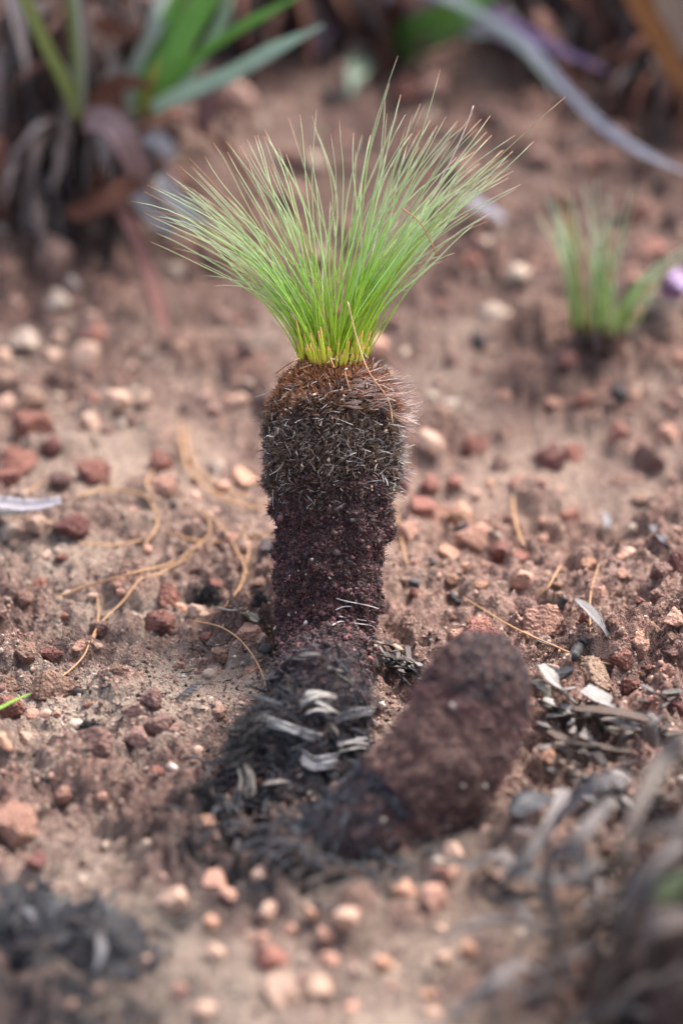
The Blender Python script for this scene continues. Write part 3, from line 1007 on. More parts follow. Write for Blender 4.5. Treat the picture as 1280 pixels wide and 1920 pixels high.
def granules(name, root, P, N, size, cols, g, mat=M_GRANULE, shape=None):
    m = len(P)
    B0, B1 = shape or ICO1
    S = size[:, None] * g.uniform(0.7, 1.2, (m, 3))
    V0 = B0 * (1 + 0.3 * gnoise(B0 * 2.1, 3))[:, None]
    V, F = scatter(V0, B1, rand_rot(m, g), S, P + N * size[:, None] * 0.1)
    V = V + 0.55 * np.repeat(size, len(V0))[:, None] * g.normal(0, 0.45, V.shape)
    o = subpart(name, mesh_np(name, V, F, mat, col=np.repeat(cols, len(V0), 0)), root)
    o['kind'] = 'stuff'
    return o

def bristles(name, root, P, D, length, width, cb, ct, g, bend=0.15):
    """thin stiff hairs, three-sided, slightly bent; colours at foot and tip"""
    m = len(P)
    ref = rand_rot(m, g)[:, 0]
    S = unit(np.cross(D, ref)); N = unit(np.cross(D, S))
    b = S * g.normal(0, bend, (m, 1)) + N * g.normal(0, bend, (m, 1))
    rings = []
    for t, wf in ((0.0, 1.0), (0.5, 0.85), (1.0, 0.35)):
        C = P + (D * t + b * t * t) * length[:, None]
        for k in range(3):
            a = k * 2.094
            rings.append(C + (S * math.cos(a) + N * math.sin(a)) * (width * wf)[:, None])
    V = np.stack(rings, 1)
    F0 = []
    for q in (0, 3):
        for k in range(3):
            k2 = (k + 1) % 3
            F0.append([q + k, q + k2, q + 3 + k2]); F0.append([q + k, q + 3 + k2, q + 3 + k])
    F0.append([6, 7, 8])
    F0 = np.array(F0)
    F = (F0[None] + (np.arange(m) * 9)[:, None, None]).reshape(-1, 3)
    col = np.stack([cb] * 3 + [cb * 0.5 + ct * 0.5] * 3 + [ct] * 3, 1)
    o = (subpart if root.parent else part)(name, mesh_np(name, V.reshape(-1, 3), F, M_BRISTLE, col=col.reshape(-1, 3), smooth=False), root)
    o['kind'] = 'stuff'
    return o

# --- the sedge: lying burnt foot, granular stem, bristly head, tuft
def ylean(py):
    return float(np.interp(py, [640, 690, 1150, 1200], [0.049, 0.045, 0.0, -0.006]))
ctrl = [  # px, py, half width px, y of the axis
 (505, 1590, 90, ('h', -0.026)), (530, 1525, 122, ('h', -0.012)), (562, 1450, 122, ('h', -0.004)), (588, 1380, 104, ('h', 0.003)), (600, 1315, 92, ('h', 0.010)), (606, 1262, 88, -0.020),
 (611, 1210, 90, -0.007), (617, 1150, 95, 0.001), (618, 1080, 99, None), (618, 1000, 105, None), (621, 940, 107, None),
 (620, 912, 116, None), (619, 890, 124, None), (616, 860, 131, None), (620, 820, 130, None), (626, 765, 125, None), (627, 722, 101, None), (622, 690, 78, None), (622, 668, 66, None)]
C, R = [], []
for px, py, hw, y in ctrl:
    p = at(px, py, y[1]) if isinstance(y, tuple) else on_y(px, py, ylean(py) if y is None else y)
    C.append(p); R.append(hw * mpp(p))
C, R = np.array(C), np.array(R)
TV, TF, TN, TP, TR = lathe_path(C, R, 250, 400, 4, 0.32, 0.42, grain=0.08)
sedge = thing('sedge_plant', (float(C[7][0]), float(C[7][1]), float(gz(C[7][0], C[7][1]))), 'sedge with a green needle tuft on a thick burnt bristly trunk', 'sedge')
trunk = part('trunk', mesh_np('trunk', TV.reshape(-1, 3), TF, M_BARK), sedge)
Ltot = np.concatenate([[0], np.cumsum(np.linalg.norm(np.diff(C, axis=0), axis=1))]); LF = Ltot / Ltot[-1]
def sfrac(py):                                         # fraction along the stem for a height in the picture
    return float(np.interp(-py, [-c[1] for c in ctrl], LF))
g = np.random.default_rng(21)
# granular burnt coat of the stem
P, N, s = pick(TV, TN, TR, 52000, g, sfrac(1345), sfrac(840))
base = np.array([(0.070, 0.029, 0.030), (0.12, 0.044, 0.046), (0.026, 0.017, 0.019), (0.17, 0.072, 0.068), (0.085, 0.050, 0.044)])
edge = (s - sfrac(970)) / (sfrac(880) - sfrac(970)) + 1.1 * fbm(P * 90, 3, 44)
kk = edge < 0.5 + g.normal(0, 0.25, len(P))
P, N, s = P[kk], N[kk], s[kk]
tone = fbm(P * 160, 3, 33)
cc = base[g.integers(0, 5, len(P))] * g.uniform(0.7, 1.3, (len(P), 1)) * np.clip(1 + 1.3 * tone, 0.35, 1.9)[:, None]
granules('granular_coat', trunk, P, N, 0.00017 + 0.00034 * g.random(len(P)) ** 2.2, cc, g, M_GRANULE, OCT)
P, N, s = pick(TV, TN, TR, 900, g, sfrac(1300), sfrac(900))
granules('burnt_nodules', trunk, P, N, 0.0006 + 0.0007 * g.random(len(P)) ** 2, base[g.integers(0, 5, len(P))] * 1.1, g)
# short stiff stubble between the granules
P, N, s = pick(TV, TN, TR, 9000, g, sfrac(1200), sfrac(915))
D = unit(N + g.normal(0, 0.35, N.shape) + np.array([0, 0, 0.2]))
cb = base[g.integers(0, 5, len(P))]
bristles('stem_stubble', trunk, P, D, g.uniform(0.0008, 0.0022, len(P)), g.uniform(0.00007, 0.00014, len(P)), cb * 0.7, cb * 1.3, g)
# head bristles: rusty above, grey brown below
P, N, s = pick(TV, TN, TR, 27000, g, sfrac(1040), 1.0)
t = (s - sfrac(965)) / (1 - sfrac(965))
patch = fbm(P * 140, 3, 8)
edge = (s - sfrac(970)) / (sfrac(880) - sfrac(970)) + 1.1 * fbm(P * 90, 3, 44)
keepb = edge > 0.4 + g.normal(0, 0.3, len(P))
t = np.clip(t, 0, 1)
P, N, t, patch = P[keepb], N[keepb], t[keepb], patch[keepb]
m = len(P)
upw = np.where(t > 0.8, 0.55, 0.25)
clump = np.stack([gnoise(P * 420, 61), gnoise(P * 420, 62), gnoise(P * 420, 63)], -1)
D = unit(N + clump * 1.1 + g.normal(0, 0.38, N.shape) + np.array([0, 0.1, 1.0]) * upw[:, None])
ln = g.uniform(0.0011, 0.0029, m) * (1 + 0.5 * patch) * np.interp(t, [0, 0.86, 0.95, 1], [1, 1, 0.5, 0.35])
cb = lerp_cols(t + patch * 0.25, [(0.0, (0.060, 0.032, 0.026)), (0.25, (0.11, 0.068, 0.046)), (0.45, (0.11, 0.076, 0.056)), (0.60, (0.16, 0.082, 0.046)), (0.80, (0.25, 0.098, 0.038)), (1.0, (0.13, 0.075, 0.035))])
ct = cb * g.uniform(0.8, 2.4, (m, 1))
ash = (g.random(m) < np.clip(0.13 - 0.12 * t + 0.28 * np.clip(patch, 0, 1), 0.02, 0.5) * (t < 0.85))
ct[ash] = np.array([0.52, 0.47, 0.44]) * g.uniform(0.5, 1.2, (ash.sum(), 1))
cb[ash] = cb[ash] * 0.4 + np.array([0.24, 0.205, 0.18]) * 0.6
blk = g.random(m) < 0.15
cb[blk] *= 0.3; ct[blk] *= 0.3
bristles('head_bristles', trunk, P, D, ln, g.uniform(0.00011, 0.00023, m), cb, ct, g, 0.2)
# long pale bristles at the right shoulder and flank
cand, Nc, sc = pick(TV, TN, TR, 60000, g, sfrac(930), sfrac(705))
right = (Nc[:, 0] > 0.72)
cand, Nc, sc = cand[right], Nc[right], sc[right]
top = (sc > sfrac(790)) & (sc < sfrac(722)) & (Nc[:, 1] < 0.35)
k1 = np.where(top)[0][:620]
D = unit(Nc[k1] * 1.0 + np.array([0.45, -0.15, 0.12]) + g.normal(0, 0.12, (len(k1), 3)))
bristles('shoulder_bristles', trunk, cand[k1], D, g.uniform(0.004, 0.0088, len(k1)), g.uniform(0.00011, 0.00019, len(k1)),
         np.tile(np.array([[0.30, 0.10, 0.03]]), (len(k1), 1)) * g.uniform(0.6, 1.3, (len(k1), 1)), np.tile(np.array([[0.62, 0.50, 0.45]]), (len(k1), 1)) * g.uniform(0.4, 1.15, (len(k1), 1)), g, 0.08)
k2 = np.where(~top)[0]
k2 = g.choice(k2, 190, replace=False)
D = unit(Nc[k2] + np.array([0.2, -0.1, 0.1]) + g.normal(0, 0.25, (len(k2), 3)))
bristles('flank_bristles', trunk, cand[k2], D, g.uniform(0.003, 0.0066, len(k2)), g.uniform(0.00011, 0.00019, len(k2)),
         np.tile(np.array([[0.10, 0.08, 0.07]]), (len(k2), 1)), np.tile(np.array([[0.55, 0.52, 0.50]]), (len(k2), 1)) * g.uniform(0.3, 1.15, (len(k2), 1)), g, 0.1)
# pale lichen flecks on the stem
P, N, s = pick(TV, TN, TR, 90, g, sfrac(1230), sfrac(940))
granules('pale_flecks', trunk, P + N * 0.0006, N, 0.00018 + 0.0006 * g.random(90) ** 3, np.tile(np.array([[0.55, 0.48, 0.41]]), (90, 1)) * g.uniform(0.6, 1.1, (90, 1)), g, M_LICHEN)

def surf_at(px, py, V, Nn):
    """the point of a stem's surface nearest to the sight line, on the side facing the photographer"""
    d = unit(ray(px, py))
    Q = V.reshape(-1, 3) - CAM
    al = Q @ d
    dist = np.linalg.norm(Q - al[:, None] * d, axis=1)
    k = np.argmin(dist + 0.3 * np.maximum(0, (Nn.reshape(-1, 3) @ d) + 0.1) + (al - al.min()) * 0.02)
    return V.reshape(-1, 3)[k], Nn.reshape(-1, 3)[k]

# loose pale hairs and specks matted into the head
P, N, s = pick(TV, TN, TR, 420, g, sfrac(930), sfrac(700))
D = unit(np.cross(N, rand_rot(420, g)[:, 0]) + N * 0.15)
bristles('matted_hairs', trunk, P + N * 0.0026, D, g.uniform(0.001, 0.0042, 420), g.uniform(0.00008, 0.00016, 420), np.tile([[0.40, 0.33, 0.28]], (420, 1)) * g.uniform(0.4, 1.3, (420, 1)), np.tile([[0.5, 0.44, 0.40]], (420, 1)) * g.uniform(0.4, 1.3, (420, 1)), g, 0.6)
P, N, s = pick(TV, TN, TR, 110, g, sfrac(940), sfrac(700))
granules('head_specks', trunk, P + N * 0.002, N, 0.0002 + 0.0005 * g.random(110) ** 3, np.tile([[0.55, 0.38, 0.27]], (110, 1)) * g.uniform(0.5, 1.2, (110, 1)), g, M_LICHEN)

# white frayed fibres lying across the stem
for pts in [[(625, 1128), (650, 1122), (680, 1130), (704, 1136)], [(628, 1142), (655, 1134), (690, 1142)], [(622, 1176), (640, 1160), (668, 1165), (692, 1172), (704, 1190)], [(640, 1158), (672, 1160), (700, 1166)]]:
    Q = []
    for px, py in pts:
        p, n = surf_at(px, py, TV, TN)
        Q.append(p + n * 0.0014)
    V, F, uv = tube(resample(Q, 14), np.linspace(0.00022, 0.00012, 14), 5)
    o = part('pale_fibre', mesh_np('pale_fibre', V, F, M_STRAW, uv=uv), sedge)
    o.color = (0.62, 0.56, 0.53, 1)

# --- the tuft
topc = on_y(625, 672, ylean(672))
mt = mpp(topc)
g = np.random.default_rng(33)
phis = [-60, -55, -44, -36, -24, -10, -5, 5, 12, 21, 31, 38, 44, 52]
rads = [360, 410, 462, 468, 448, 470, 487, 488, 498, 500, 505, 512, 466, 400]
def blade(base, tip, ctrlp, w, dry, nseg=15):
    t = np.linspace(0, 1, nseg)[:, None]
    Pq = (1 - t) ** 2 * base + 2 * t * (1 - t) * ctrlp + t ** 2 * tip
    wob = np.stack([gnoise(np.stack([t[:, 0] * 2.2, np.full(nseg, g.uniform(0, 99)), np.full(nseg, 1.0)], -1), 2) for _ in range(3)], -1)
    Pq = Pq + wob * g.uniform(0.003, 0.009) * t
    r = w * np.interp(t[:, 0], [0, 0.1, 0.6, 1], [1.1, 1.0, 0.85, 0.4])
    V, F, uv = tube(Pq, r, 4)
    o = part('blade', mesh_np('blade', V, F, M_BLADE, uv=uv), sedge)
    o.color = (1, 1, 1, dry)
    return o
RIGHT, SCR_UP = np.array([1.0, 0, 0]), UPV
nblade = 210
for i in range(nblade):
    u = g.uniform(-1, 1)
    phi = math.copysign(abs(u) ** 0.85, u) * (53 if u < 0 else 45) + g.normal(0, 3)
    if i % 9 == 0:
        phi = g.uniform(-56, -34)
    if i % 9 == 1:
        phi = g.uniform(28, 47)
    phi = max(-58, min(49, phi))
    rr = np.interp(phi, phis, rads) * (1 - 0.50 * g.random() ** 1.7) * (0.97 + 0.06 * g.random())
    if g.random() < 0.05:
        rr *= 1.06
    a = math.radians(phi)
    bx = (phi / 55) * 36 + g.normal(0, 17)
    bx = max(-60, min(60, bx))
    by = g.uniform(-1, 1) * math.sqrt(max(0, 1 - (bx / 64) ** 2))
    base = topc + np.array([bx * mt, by * 0.0095, 0.0]) + np.array([0, 0, -0.0025 * (1 - 0.0)])
    back = g.normal(0, 0.010) + by * 0.010
    tip = topc + RIGHT * (math.sin(a) * rr + bx * 0.4) * mt + SCR_UP * math.cos(a) * rr * mt + FW * back
    cp = base + RIGHT * (math.sin(a) * rr * g.uniform(0.08, 0.22)) * mt + SCR_UP * (0.36 + 0.08 * math.cos(a)) * rr * mt + FW * back * 0.2
    dry = 0.0
    q = g.random()
    if q < 0.07:
        dry = g.uniform(0.6, 1.0)
    elif q < 0.2:
        dry = g.uniform(0.15, 0.4)
    blade(base, tip, cp, g.uniform(0.00022, 0.00034), dry)
# single strays read off the photograph
for bp, tp, cpx in [((600, 640), (408, 532), (545, 545)), ((660, 650), (760, 540), (690, 590)), ((640, 650), (1062, 182), (790, 420)), ((640, 650), (1010, 266), (760, 430)),
                    ((635, 650), (738, 98), (680, 380)), ((640, 650), (818, 142), (730, 400)), ((600, 650), (265, 384), (480, 420)), ((600, 650), (290, 402), (470, 440))]:
    pts = [on_y(a, b, ylean(660) + 0.012 * (660 - b) / 500) for a, b in (bp, tp, cpx)]
    blade(pts[0], pts[1], pts[2], 0.00028, 0.5 if tp[0] > 1050 else 0.1)
# cut stubs and yellow sheaths round the foot of the tuft
for i in range(105):
    a = g.uniform(0, 6.28)
    rr = math.sqrt(g.uniform(0.35, 1.0))
    bx, by = math.cos(a) * rr * 62, math.sin(a) * rr
    base = topc + np.array([bx * mt, by * 0.0115 - 0.001, -0.0022 * rr])
    if by < 0:
        base = surf_at(625 + bx, 670 + 22 * -by, TV, TN)[0]
    h = g.uniform(16, 40) * mt * (2.1 if g.random() < 0.3 else 1)
    d = unit(np.array([bx / 62 * 0.35, by * 0.25 + 0.2, 1.0]) + g.normal(0, 0.08, 3))
    V, F, uv = tube(base + d * np.linspace(0, 1, 5)[:, None] * h, np.array([1, 1.05, 1.0, 0.95, 0.6]) * g.uniform(0.00032, 0.00056), 5)
    me = mesh_np('leaf_stub', V, F, None, uv=uv)
    o = part('leaf_stub', me, sedge)
    o.color = (1, 1, 1, 1)
    if 'M_STUB' not in globals():
        tt = NT('leaf_stub')
        vv = tt.n('ShaderNodeSeparateXYZ', Vector=tt.attr('along', 'Vector')).outputs['Y']
        M_STUB = tt.done(tt.principled(tt.ramp(vv, [(0.0, (0.40, 0.20, 0.05)), (0.22, (0.55, 0.50, 0.05)), (0.72, (0.42, 0.52, 0.045)), (0.90, (0.50, 0.26, 0.05)), (1.0, (0.30, 0.11, 0.03))]), 0.5, None, 0.4))
    me.materials.append(M_STUB)

# --- charred scales and fibres over the lying foot of the sedge
g = np.random.default_rng(55)
CHAR = [(0.014, 0.016, 0.024), (0.024, 0.028, 0.042), (0.009, 0.009, 0.012), (0.040, 0.042, 0.056), (0.065, 0.045, 0.042), (0.020, 0.022, 0.032), (0.13, 0.125, 0.135), (0.22, 0.195, 0.175)]  # char blacks and ash greys, with the sky's bluish reflection put into the colours
def scale_leaf(root, P, D, N, L, W, col, name='charred_scale', lift=0.25):
    side = unit(np.cross(D, N))
    pts = [P, P + D * L * 0.5 + N * L * lift, P + D * L + N * L * (lift * 0.6)]
    n = 8
    w = W * np.array([0.6, 0.9, 1.0, 1.0, 0.9, 0.75, 0.5, 0.15])
    V, F, uv = ribbon(resample(pts, n), w, N, 0.3, 0.0003, None, 0.3, int(g.integers(1, 999)))
    o = part(name, mesh_np(name, V, F, M_CHARLEAF, uv=uv), root)
    o.color = (*col, 1)
    return o
P, N, s = pick(TV, TN, TR, 900, g, 0.0, sfrac(1305))
ok = (N[:, 2] > -0.15)
P, N = P[ok][:290], N[ok][:290]
for p, n in zip(P, N):
    d = unit(np.cross(n, np.array([0.15, 1, 0.2])) * g.choice([-1, 1]) * 1.0 + np.array([-0.2, -0.9, -0.1]) * g.uniform(0.1, 1.0) + g.normal(0, 0.25, 3))
    d = unit(d - n * (d @ n) * 0.9)
    scale_leaf(sedge, p + n * 0.0004, d, n, g.uniform(0.006, 0.015), g.uniform(0.0005, 0.0019), CHAR[g.integers(0, 8) if g.random() < 0.3 else g.integers(0, 4)], lift=0.05)
P, N, s = pick(TV, TN, TR, 9000, g, 0.0, sfrac(1290))
D = unit(N * 0.35 + np.cross(N, np.array([0, 1.0, 0.2])) * g.choice([-1, 1], (len(P), 1)) * 0.8 + g.normal(0, 0.35, N.shape) + np.array([0, -0.4, 0]))
cb = np.array(CHAR)[g.integers(0, 7, len(P))] * 0.8
bristles('charred_fibres', trunk, P, D, g.uniform(0.002, 0.0055, len(P)), g.uniform(0.00008, 0.00016, len(P)), cb, cb * 1.8, g, 0.3)
# black fringe pointing to the lower left
k = np.arange(700)
fp = np.array([surf_at(px, py, TV, TN)[0] for px, py in [(505, 1330), (500, 1345), (492, 1360), (485, 1375), (478, 1390), (472, 1405)]])
ix = g.integers(0, 6, 700)
Pq = fp[ix] + g.normal(0, 0.002, (700, 3))
D = unit(np.array([-0.85, -0.65, 0.05]) + g.normal(0, 0.2, (700, 3)))
bristles('black_fringe', trunk, Pq, D, g.uniform(0.004, 0.012, 700), g.uniform(0.00009, 0.00018, 700), np.tile([[0.012, 0.011, 0.012]], (700, 1)), np.tile([[0.03, 0.028, 0.03]], (700, 1)), g, 0.2)
# pale ash flakes lying across it
for pts, w, c in [([(560, 1335), (590, 1322), (640, 1332)], 0.0085, (0.62, 0.58, 0.53)), ([(482, 1358), (530, 1374), (575, 1388), (610, 1394)], 0.0040, (0.62, 0.60, 0.58)),
                  ([(550, 1425), (575, 1442), (625, 1436)], 0.0060, (0.50, 0.48, 0.50)), ([(470, 1440), (475, 1470), (468, 1510)], 0.0070, (0.45, 0.39, 0.33)),
                  ([(620, 1405), (650, 1400), (675, 1402)], 0.0030, (0.50, 0.47, 0.45)), ([(610, 1345), (650, 1335), (690, 1330)], 0.0035, (0.40, 0.38, 0.40))]:
    Q = [surf_at(px, py, TV, TN) for px, py in pts]
    ref = unit(sum(q[1] for q in Q))
    Q0 = resample([q[0] + ref * 0.0036 for q in Q], 12)
    sd = unit(np.cross(Q0[-1] - Q0[0], ref))
    for q in range(13):
        a0, a1 = g.uniform(0, 0.25), g.uniform(0.75, 1.0)
        k0, k1 = int(a0 * 11), max(int(a1 * 11), int(a0 * 11) + 4)
        Q = resample(Q0[k0:k1 + 1] + sd * g.normal(0, 0.22) * w + ref * g.uniform(-0.0006, 0.0012) + sd * np.linspace(g.normal(0, 0.12), g.normal(0, 0.22), k1 - k0 + 1)[:, None] * w, 12)
        ww = g.uniform(0.0004, 0.0012) * np.array([0.3, 0.7, 1, 1, 0.9, 0.85, 0.9, 0.9, 0.8, 0.6, 0.4, 0.15])
        V, F, uv = ribbon(Q, ww, ref + sd * g.normal(0, 0.35), 0.15, 0.0003, None, 0.4, int(g.integers(1, 900)))
        o = part('ash_flake', mesh_np('ash_flake', V, F, M_DEAD, uv=uv), sedge)
        v = g.uniform(0.8, 1.15)
        o.color = (c[0] * v, c[1] * v, c[2] * v, 1)

# --- the short burnt stump at the right
ctrl2 = [(520, 1665, 80, -0.026), (600, 1635, 100, -0.015), (680, 1585, 100, -0.007), (755, 1522, 104, 0.000), (820, 1447, 110, 0.008), (866, 1370, 110, 0.016), (890, 1305, 104, 0.023), (903, 1262, 98, 0.028), (908, 1226, 90, 0.032)]
C2 = np.array([at(px, py, h) for px, py, hw, h in ctrl2])
R2 = np.array([c[2] * mpp(p) for c, p in zip(ctrl2, C2)])
SV, SF, SN, SP, SR = lathe_path(C2, R2, 200, 240, 14, 0.16, 0.26, grain=0.06, cap=1.15)
stump = thing('burnt_stump', (float(C2[3][0]), float(C2[3][1]), float(gz(C2[3][0], C2[3][1]))), 'short round-topped burnt stump leaning right of the sedge trunk', 'stump')
stump_body = part('stump_body', mesh_np('stump_body', SV.reshape(-1, 3), SF, M_BARK2), stump)
g = np.random.default_rng(66)
P, N, s = pick(SV, SN, SR, 26000, g, 0.2, 1.0)
pt = fbm(P * 70, 3, 12)
pal = np.array([(0.070, 0.028, 0.030), (0.12, 0.045, 0.048), (0.03, 0.019, 0.021), (0.15, 0.070, 0.064), (0.085, 0.046, 0.042)])
cc = pal[g.integers(0, 5, len(P))] * np.clip(1.0 + 1.2 * pt, 0.3, 2)[:, None]
br = np.exp(-((s - 0.52) / 0.17) ** 2)[:, None] * np.clip(0.7 + 1.2 * fbm(P * 60, 3, 29), 0, 1)[:, None]   # the bark keeps its pinkish brown lower down
cc = cc * (1 - br) + br * np.array([0.24, 0.135, 0.105]) * g.uniform(0.6, 1.3, (len(P), 1))
pk = np.exp(-((s - 0.88) / 0.07) ** 2) * (N[:, 1] < 0.2) * (fbm(P * 80, 2, 39) > -0.12)                     # scorched patch under the tip, bluish sheen put into its colour
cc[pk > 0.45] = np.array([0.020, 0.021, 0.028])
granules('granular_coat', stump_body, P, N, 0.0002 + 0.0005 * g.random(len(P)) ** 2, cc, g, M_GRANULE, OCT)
P, N, s = pick(SV, SN, SR, 7000, g, 0.2, 1.0)
D = unit(N + g.normal(0, 0.4, N.shape))
cb = pal[g.integers(0, 5, len(P))] * 1.1
bristles('short_stubble', stump_body, P, D, g.uniform(0.001, 0.0028, len(P)), g.uniform(0.00008, 0.00014, len(P)), cb, cb * 1.2, g, 0.2)
P, N, s = pick(SV, SN, SR, 16000, g, 0.0, 0.52)
kk = s + 0.45 * fbm(P * 75, 2, 57) + 0.25 * (N[:, 0] > 0.3) < 0.50
P, N, s = P[kk], N[kk], s[kk]
D = unit(N * 0.7 + g.normal(0, 0.5, N.shape) + np.array([-0.2, -0.3, 0]))
cb = np.array(CHAR)[g.integers(0, 4, len(P))]
bristles('charred_fibres', stump_body, P, D, g.uniform(0.0015, 0.004, len(P)), g.uniform(0.0001, 0.0002, len(P)), cb, cb * 1.8, g, 0.3)
P, N, s = pick(SV, SN, SR, 700, g, 0.0, 0.36)
ok = N[:, 2] > -0.1
for p, n in list(zip(P[ok], N[ok]))[:130]:
    d = unit(np.array([-0.3, -0.8, -0.2]) + g.normal(0, 0.5, 3))
    d = unit(d - n * (d @ n) * 0.8)
    scale_leaf(stump, p + n * 0.0004, d, n, g.uniform(0.006, 0.015), g.uniform(0.0005, 0.0020), CHAR[g.integers(0, 8) if g.random() < 0.25 else g.integers(0, 3)], lift=0.05)
P, N, s = pick(SV, SN, SR, 9, g, 0.3, 0.95)
granules('pale_flecks', stump_body, P + N * 0.0008, N, g.uniform(0.0004, 0.0009, 9), np.tile(np.array([[0.42, 0.38, 0.33]]), (9, 1)), g, M_LICHEN)

for k in range(150):
    q = g.random()
    px, py = (g.normal(460, 55), g.normal(1490, 50)) if q < 0.45 else (g.normal(610, 90), g.normal(1600, 40))
    p = at(px, py, 0.0012)
    d = unit(np.array([g.normal(), g.normal() - 0.4, 0.12]))
    L_ = g.uniform(0.005, 0.013)
    Q = resample([p, p + d * L_ * 0.5 + np.array([0, 0, 0.0012]), p + d * L_], 7)
    V, F, uv = ribbon(Q - p, g.uniform(0.0005, 0.0017) * np.array([0.5, 0.9, 1, 1, 0.9, 0.6, 0.2]), (0, 0, 1), 0.3, 0.0003, None, 0.3, k)
    o = link('charred_flake', mesh_np('charred_flake', V, F, M_CHARLEAF, uv=uv), loc=p)
    o.color = (*CHAR[g.integers(0, 6)], 1)
    tag(o, 'thin black charred flake scattered round the burnt feet', 'charred flake', 'charred flakes round the burnt feet')

# --- burnt crown lying in front at the left
ctrl3 = [(-120, 1790, 130, -0.013), (0, 1815, 150, -0.014), (110, 1840, 150, -0.015), (240, 1868, 125, -0.015), (360, 1885, 90, -0.015)]
C3 = np.array([at(a, b, y) for a, b, h, y in ctrl3])
R3 = np.array([c[2] * mpp(p) for c, p in zip(ctrl3, C3)])
BV, BF, BN, BP, BR = lathe_path(C3, R3, 120, 120, 24, 0.5, 0.4, grain=0.05)
crown = thing('burnt_tussock', (float(C3[2][0]), float(C3[2][1]), float(gz(C3[2][0], C3[2][1]))), 'black burnt tussock lying in the blurred front corner', 'burnt plant')
crown_body = part('tussock_body', mesh_np('tussock_body', BV.reshape(-1, 3), BF, M_BLACK), crown)
g = np.random.default_rng(77)
P, N, s = pick(BV, BN, BR, 5000, g, 0.0, 1.0)
D = unit(N + g.normal(0, 0.5, N.shape))
cb = np.array(CHAR)[g.integers(0, 6, len(P))]
bristles('charred_fibres', crown_body, P, D, g.uniform(0.001, 0.003, len(P)), g.uniform(0.0001, 0.0002, len(P)), cb, cb * 1.6, g, 0.3)
P, N, s = pick(BV, BN, BR, 400, g, 0.0, 1.0)
ok = N[:, 2] > 0.0
for p, n in list(zip(P[ok], N[ok]))[:60]:
    d = unit(g.normal(0, 1, 3)); d = unit(d - n * (d @ n) * 0.8)
    scale_leaf(crown, p, d, n, g.uniform(0.006, 0.014), g.uniform(0.001, 0.003), CHAR[g.integers(0, 8)])

# ------------------------------------------------------------------ straws
def straw(pts, label, w=0.00032, col=(0.50, 0.285, 0.14), group=None, cat='straw', lift=0.0008, name='dry_straw'):
    w = w * 0.95
    lift = 0.0020
    Q = np.array([at(px, py, lift) for px, py in pts])
    Q = resample(Q, max(24, 9 * len(pts)))
    Q[:, 2] = np.maximum(Q[:, 2], gz(Q[:, 0], Q[:, 1]) + w * 0.8)
    k = np.array([1, 2, 3, 2, 1]) / 9
    for _ in range(2):
        Q[2:-2, 2] = np.convolve(Q[:, 2], k, 'valid')
    V, F, uv = tube(Q - Q.mean(0), w * np.interp(np.linspace(0, 1, len(Q)), [0, 0.1, 0.9, 1], [0.6, 1, 1, 0.5]), 5)
    o = link(name, mesh_np(name, V, F, M_STRAW, uv=uv), loc=Q.mean(0))
    o.color = (*col, 1)
    return tag(o, label, cat, group)
SG = 'dry straws left of the stem'
straw([(142, 932), (200, 918), (262, 925), (287, 950), (294, 985), (268, 1026)], 'dry straw bent in a hook among the far stones', 0.0005, group=SG)
straw([(338, 790), (344, 855), (368, 898), (420, 933), (502, 958)], 'dry straw bundle curving down toward the stem edge', 0.0006, group=SG)
straw([(350, 800), (356, 850), (380, 890), (440, 925), (505, 945)], 'second straw beside the bundle curving toward the stem', 0.0005, group=SG)
straw([(308, 994), (355, 1010), (410, 1017), (505, 998)], 'dry straw running level into the stem edge', 0.0004, group=SG)
straw([(105, 1120), (160, 1100), (250, 1074), (322, 1056), (370, 1026), (394, 998), (386, 968), (366, 950)], 'long dry straw hooking back at its far end', 0.00042, group=SG)
straw([(82, 1288), (128, 1260), (163, 1222), (184, 1175), (236, 1124), (300, 1076), (362, 1040)], 'long dry straw running from the brown lump up to the hook', 0.00036, group=SG)
straw([(182, 1112), (185, 1150), (180, 1186), (172, 1206)], 'short straw joining the long one in a fork', 0.00036, group=SG)
straw([(452, 985), (466, 1030), (456, 1088), (425, 1134), (384, 1156)], 'dry straw arching down to the tan chips', 0.0004, group=SG)
straw([(385, 955), (425, 1000), (448, 1040), (464, 1078)], 'dry straw slanting behind the arching one', 0.0004, group=SG)
straw([(352, 1162), (415, 1176), (458, 1208), (488, 1255), (503, 1306)], 'thin straw curving past the pinkish stone to the trunk foot', 0.00030, group=SG)
straw([(150, 1018), (215, 1022), (268, 1012)], 'faint straw lying level on the brown soil', 0.0004, group=SG)
straw([(30, 935), (70, 912), (100, 895)], 'straw sticking out behind the bark strip', 0.0004, group=SG)
straw([(290, 880), (275, 905), (288, 932)], 'short straw curl beside the red stone', 0.0004, group=SG)
RG = 'dry straws right of the stem'
straw([(868, 1120), (960, 1176), (1050, 1215), (1140, 1248), (1205, 1262)], 'straw crossing the slope above the dead leaf scraps', 0.00034, group=RG)
straw([(741, 945), (750, 1000), (763, 1060)], 'straw standing out beside the stem on the right slope', 0.0004, group=RG)
straw([(1122, 1058), (1106, 1120), (1106, 1186)], 'straw leaning down the hollow to the black twig', 0.0004, group=RG)
straw([(960, 930), (966, 980), (985, 1035)], 'blurred straw beside the low end of the stone row', 0.0005, group=RG)
straw([(1050, 1060), (1030, 1095), (1010, 1120)], 'blurred straw above the wide pink lump', 0.0004, group=RG)

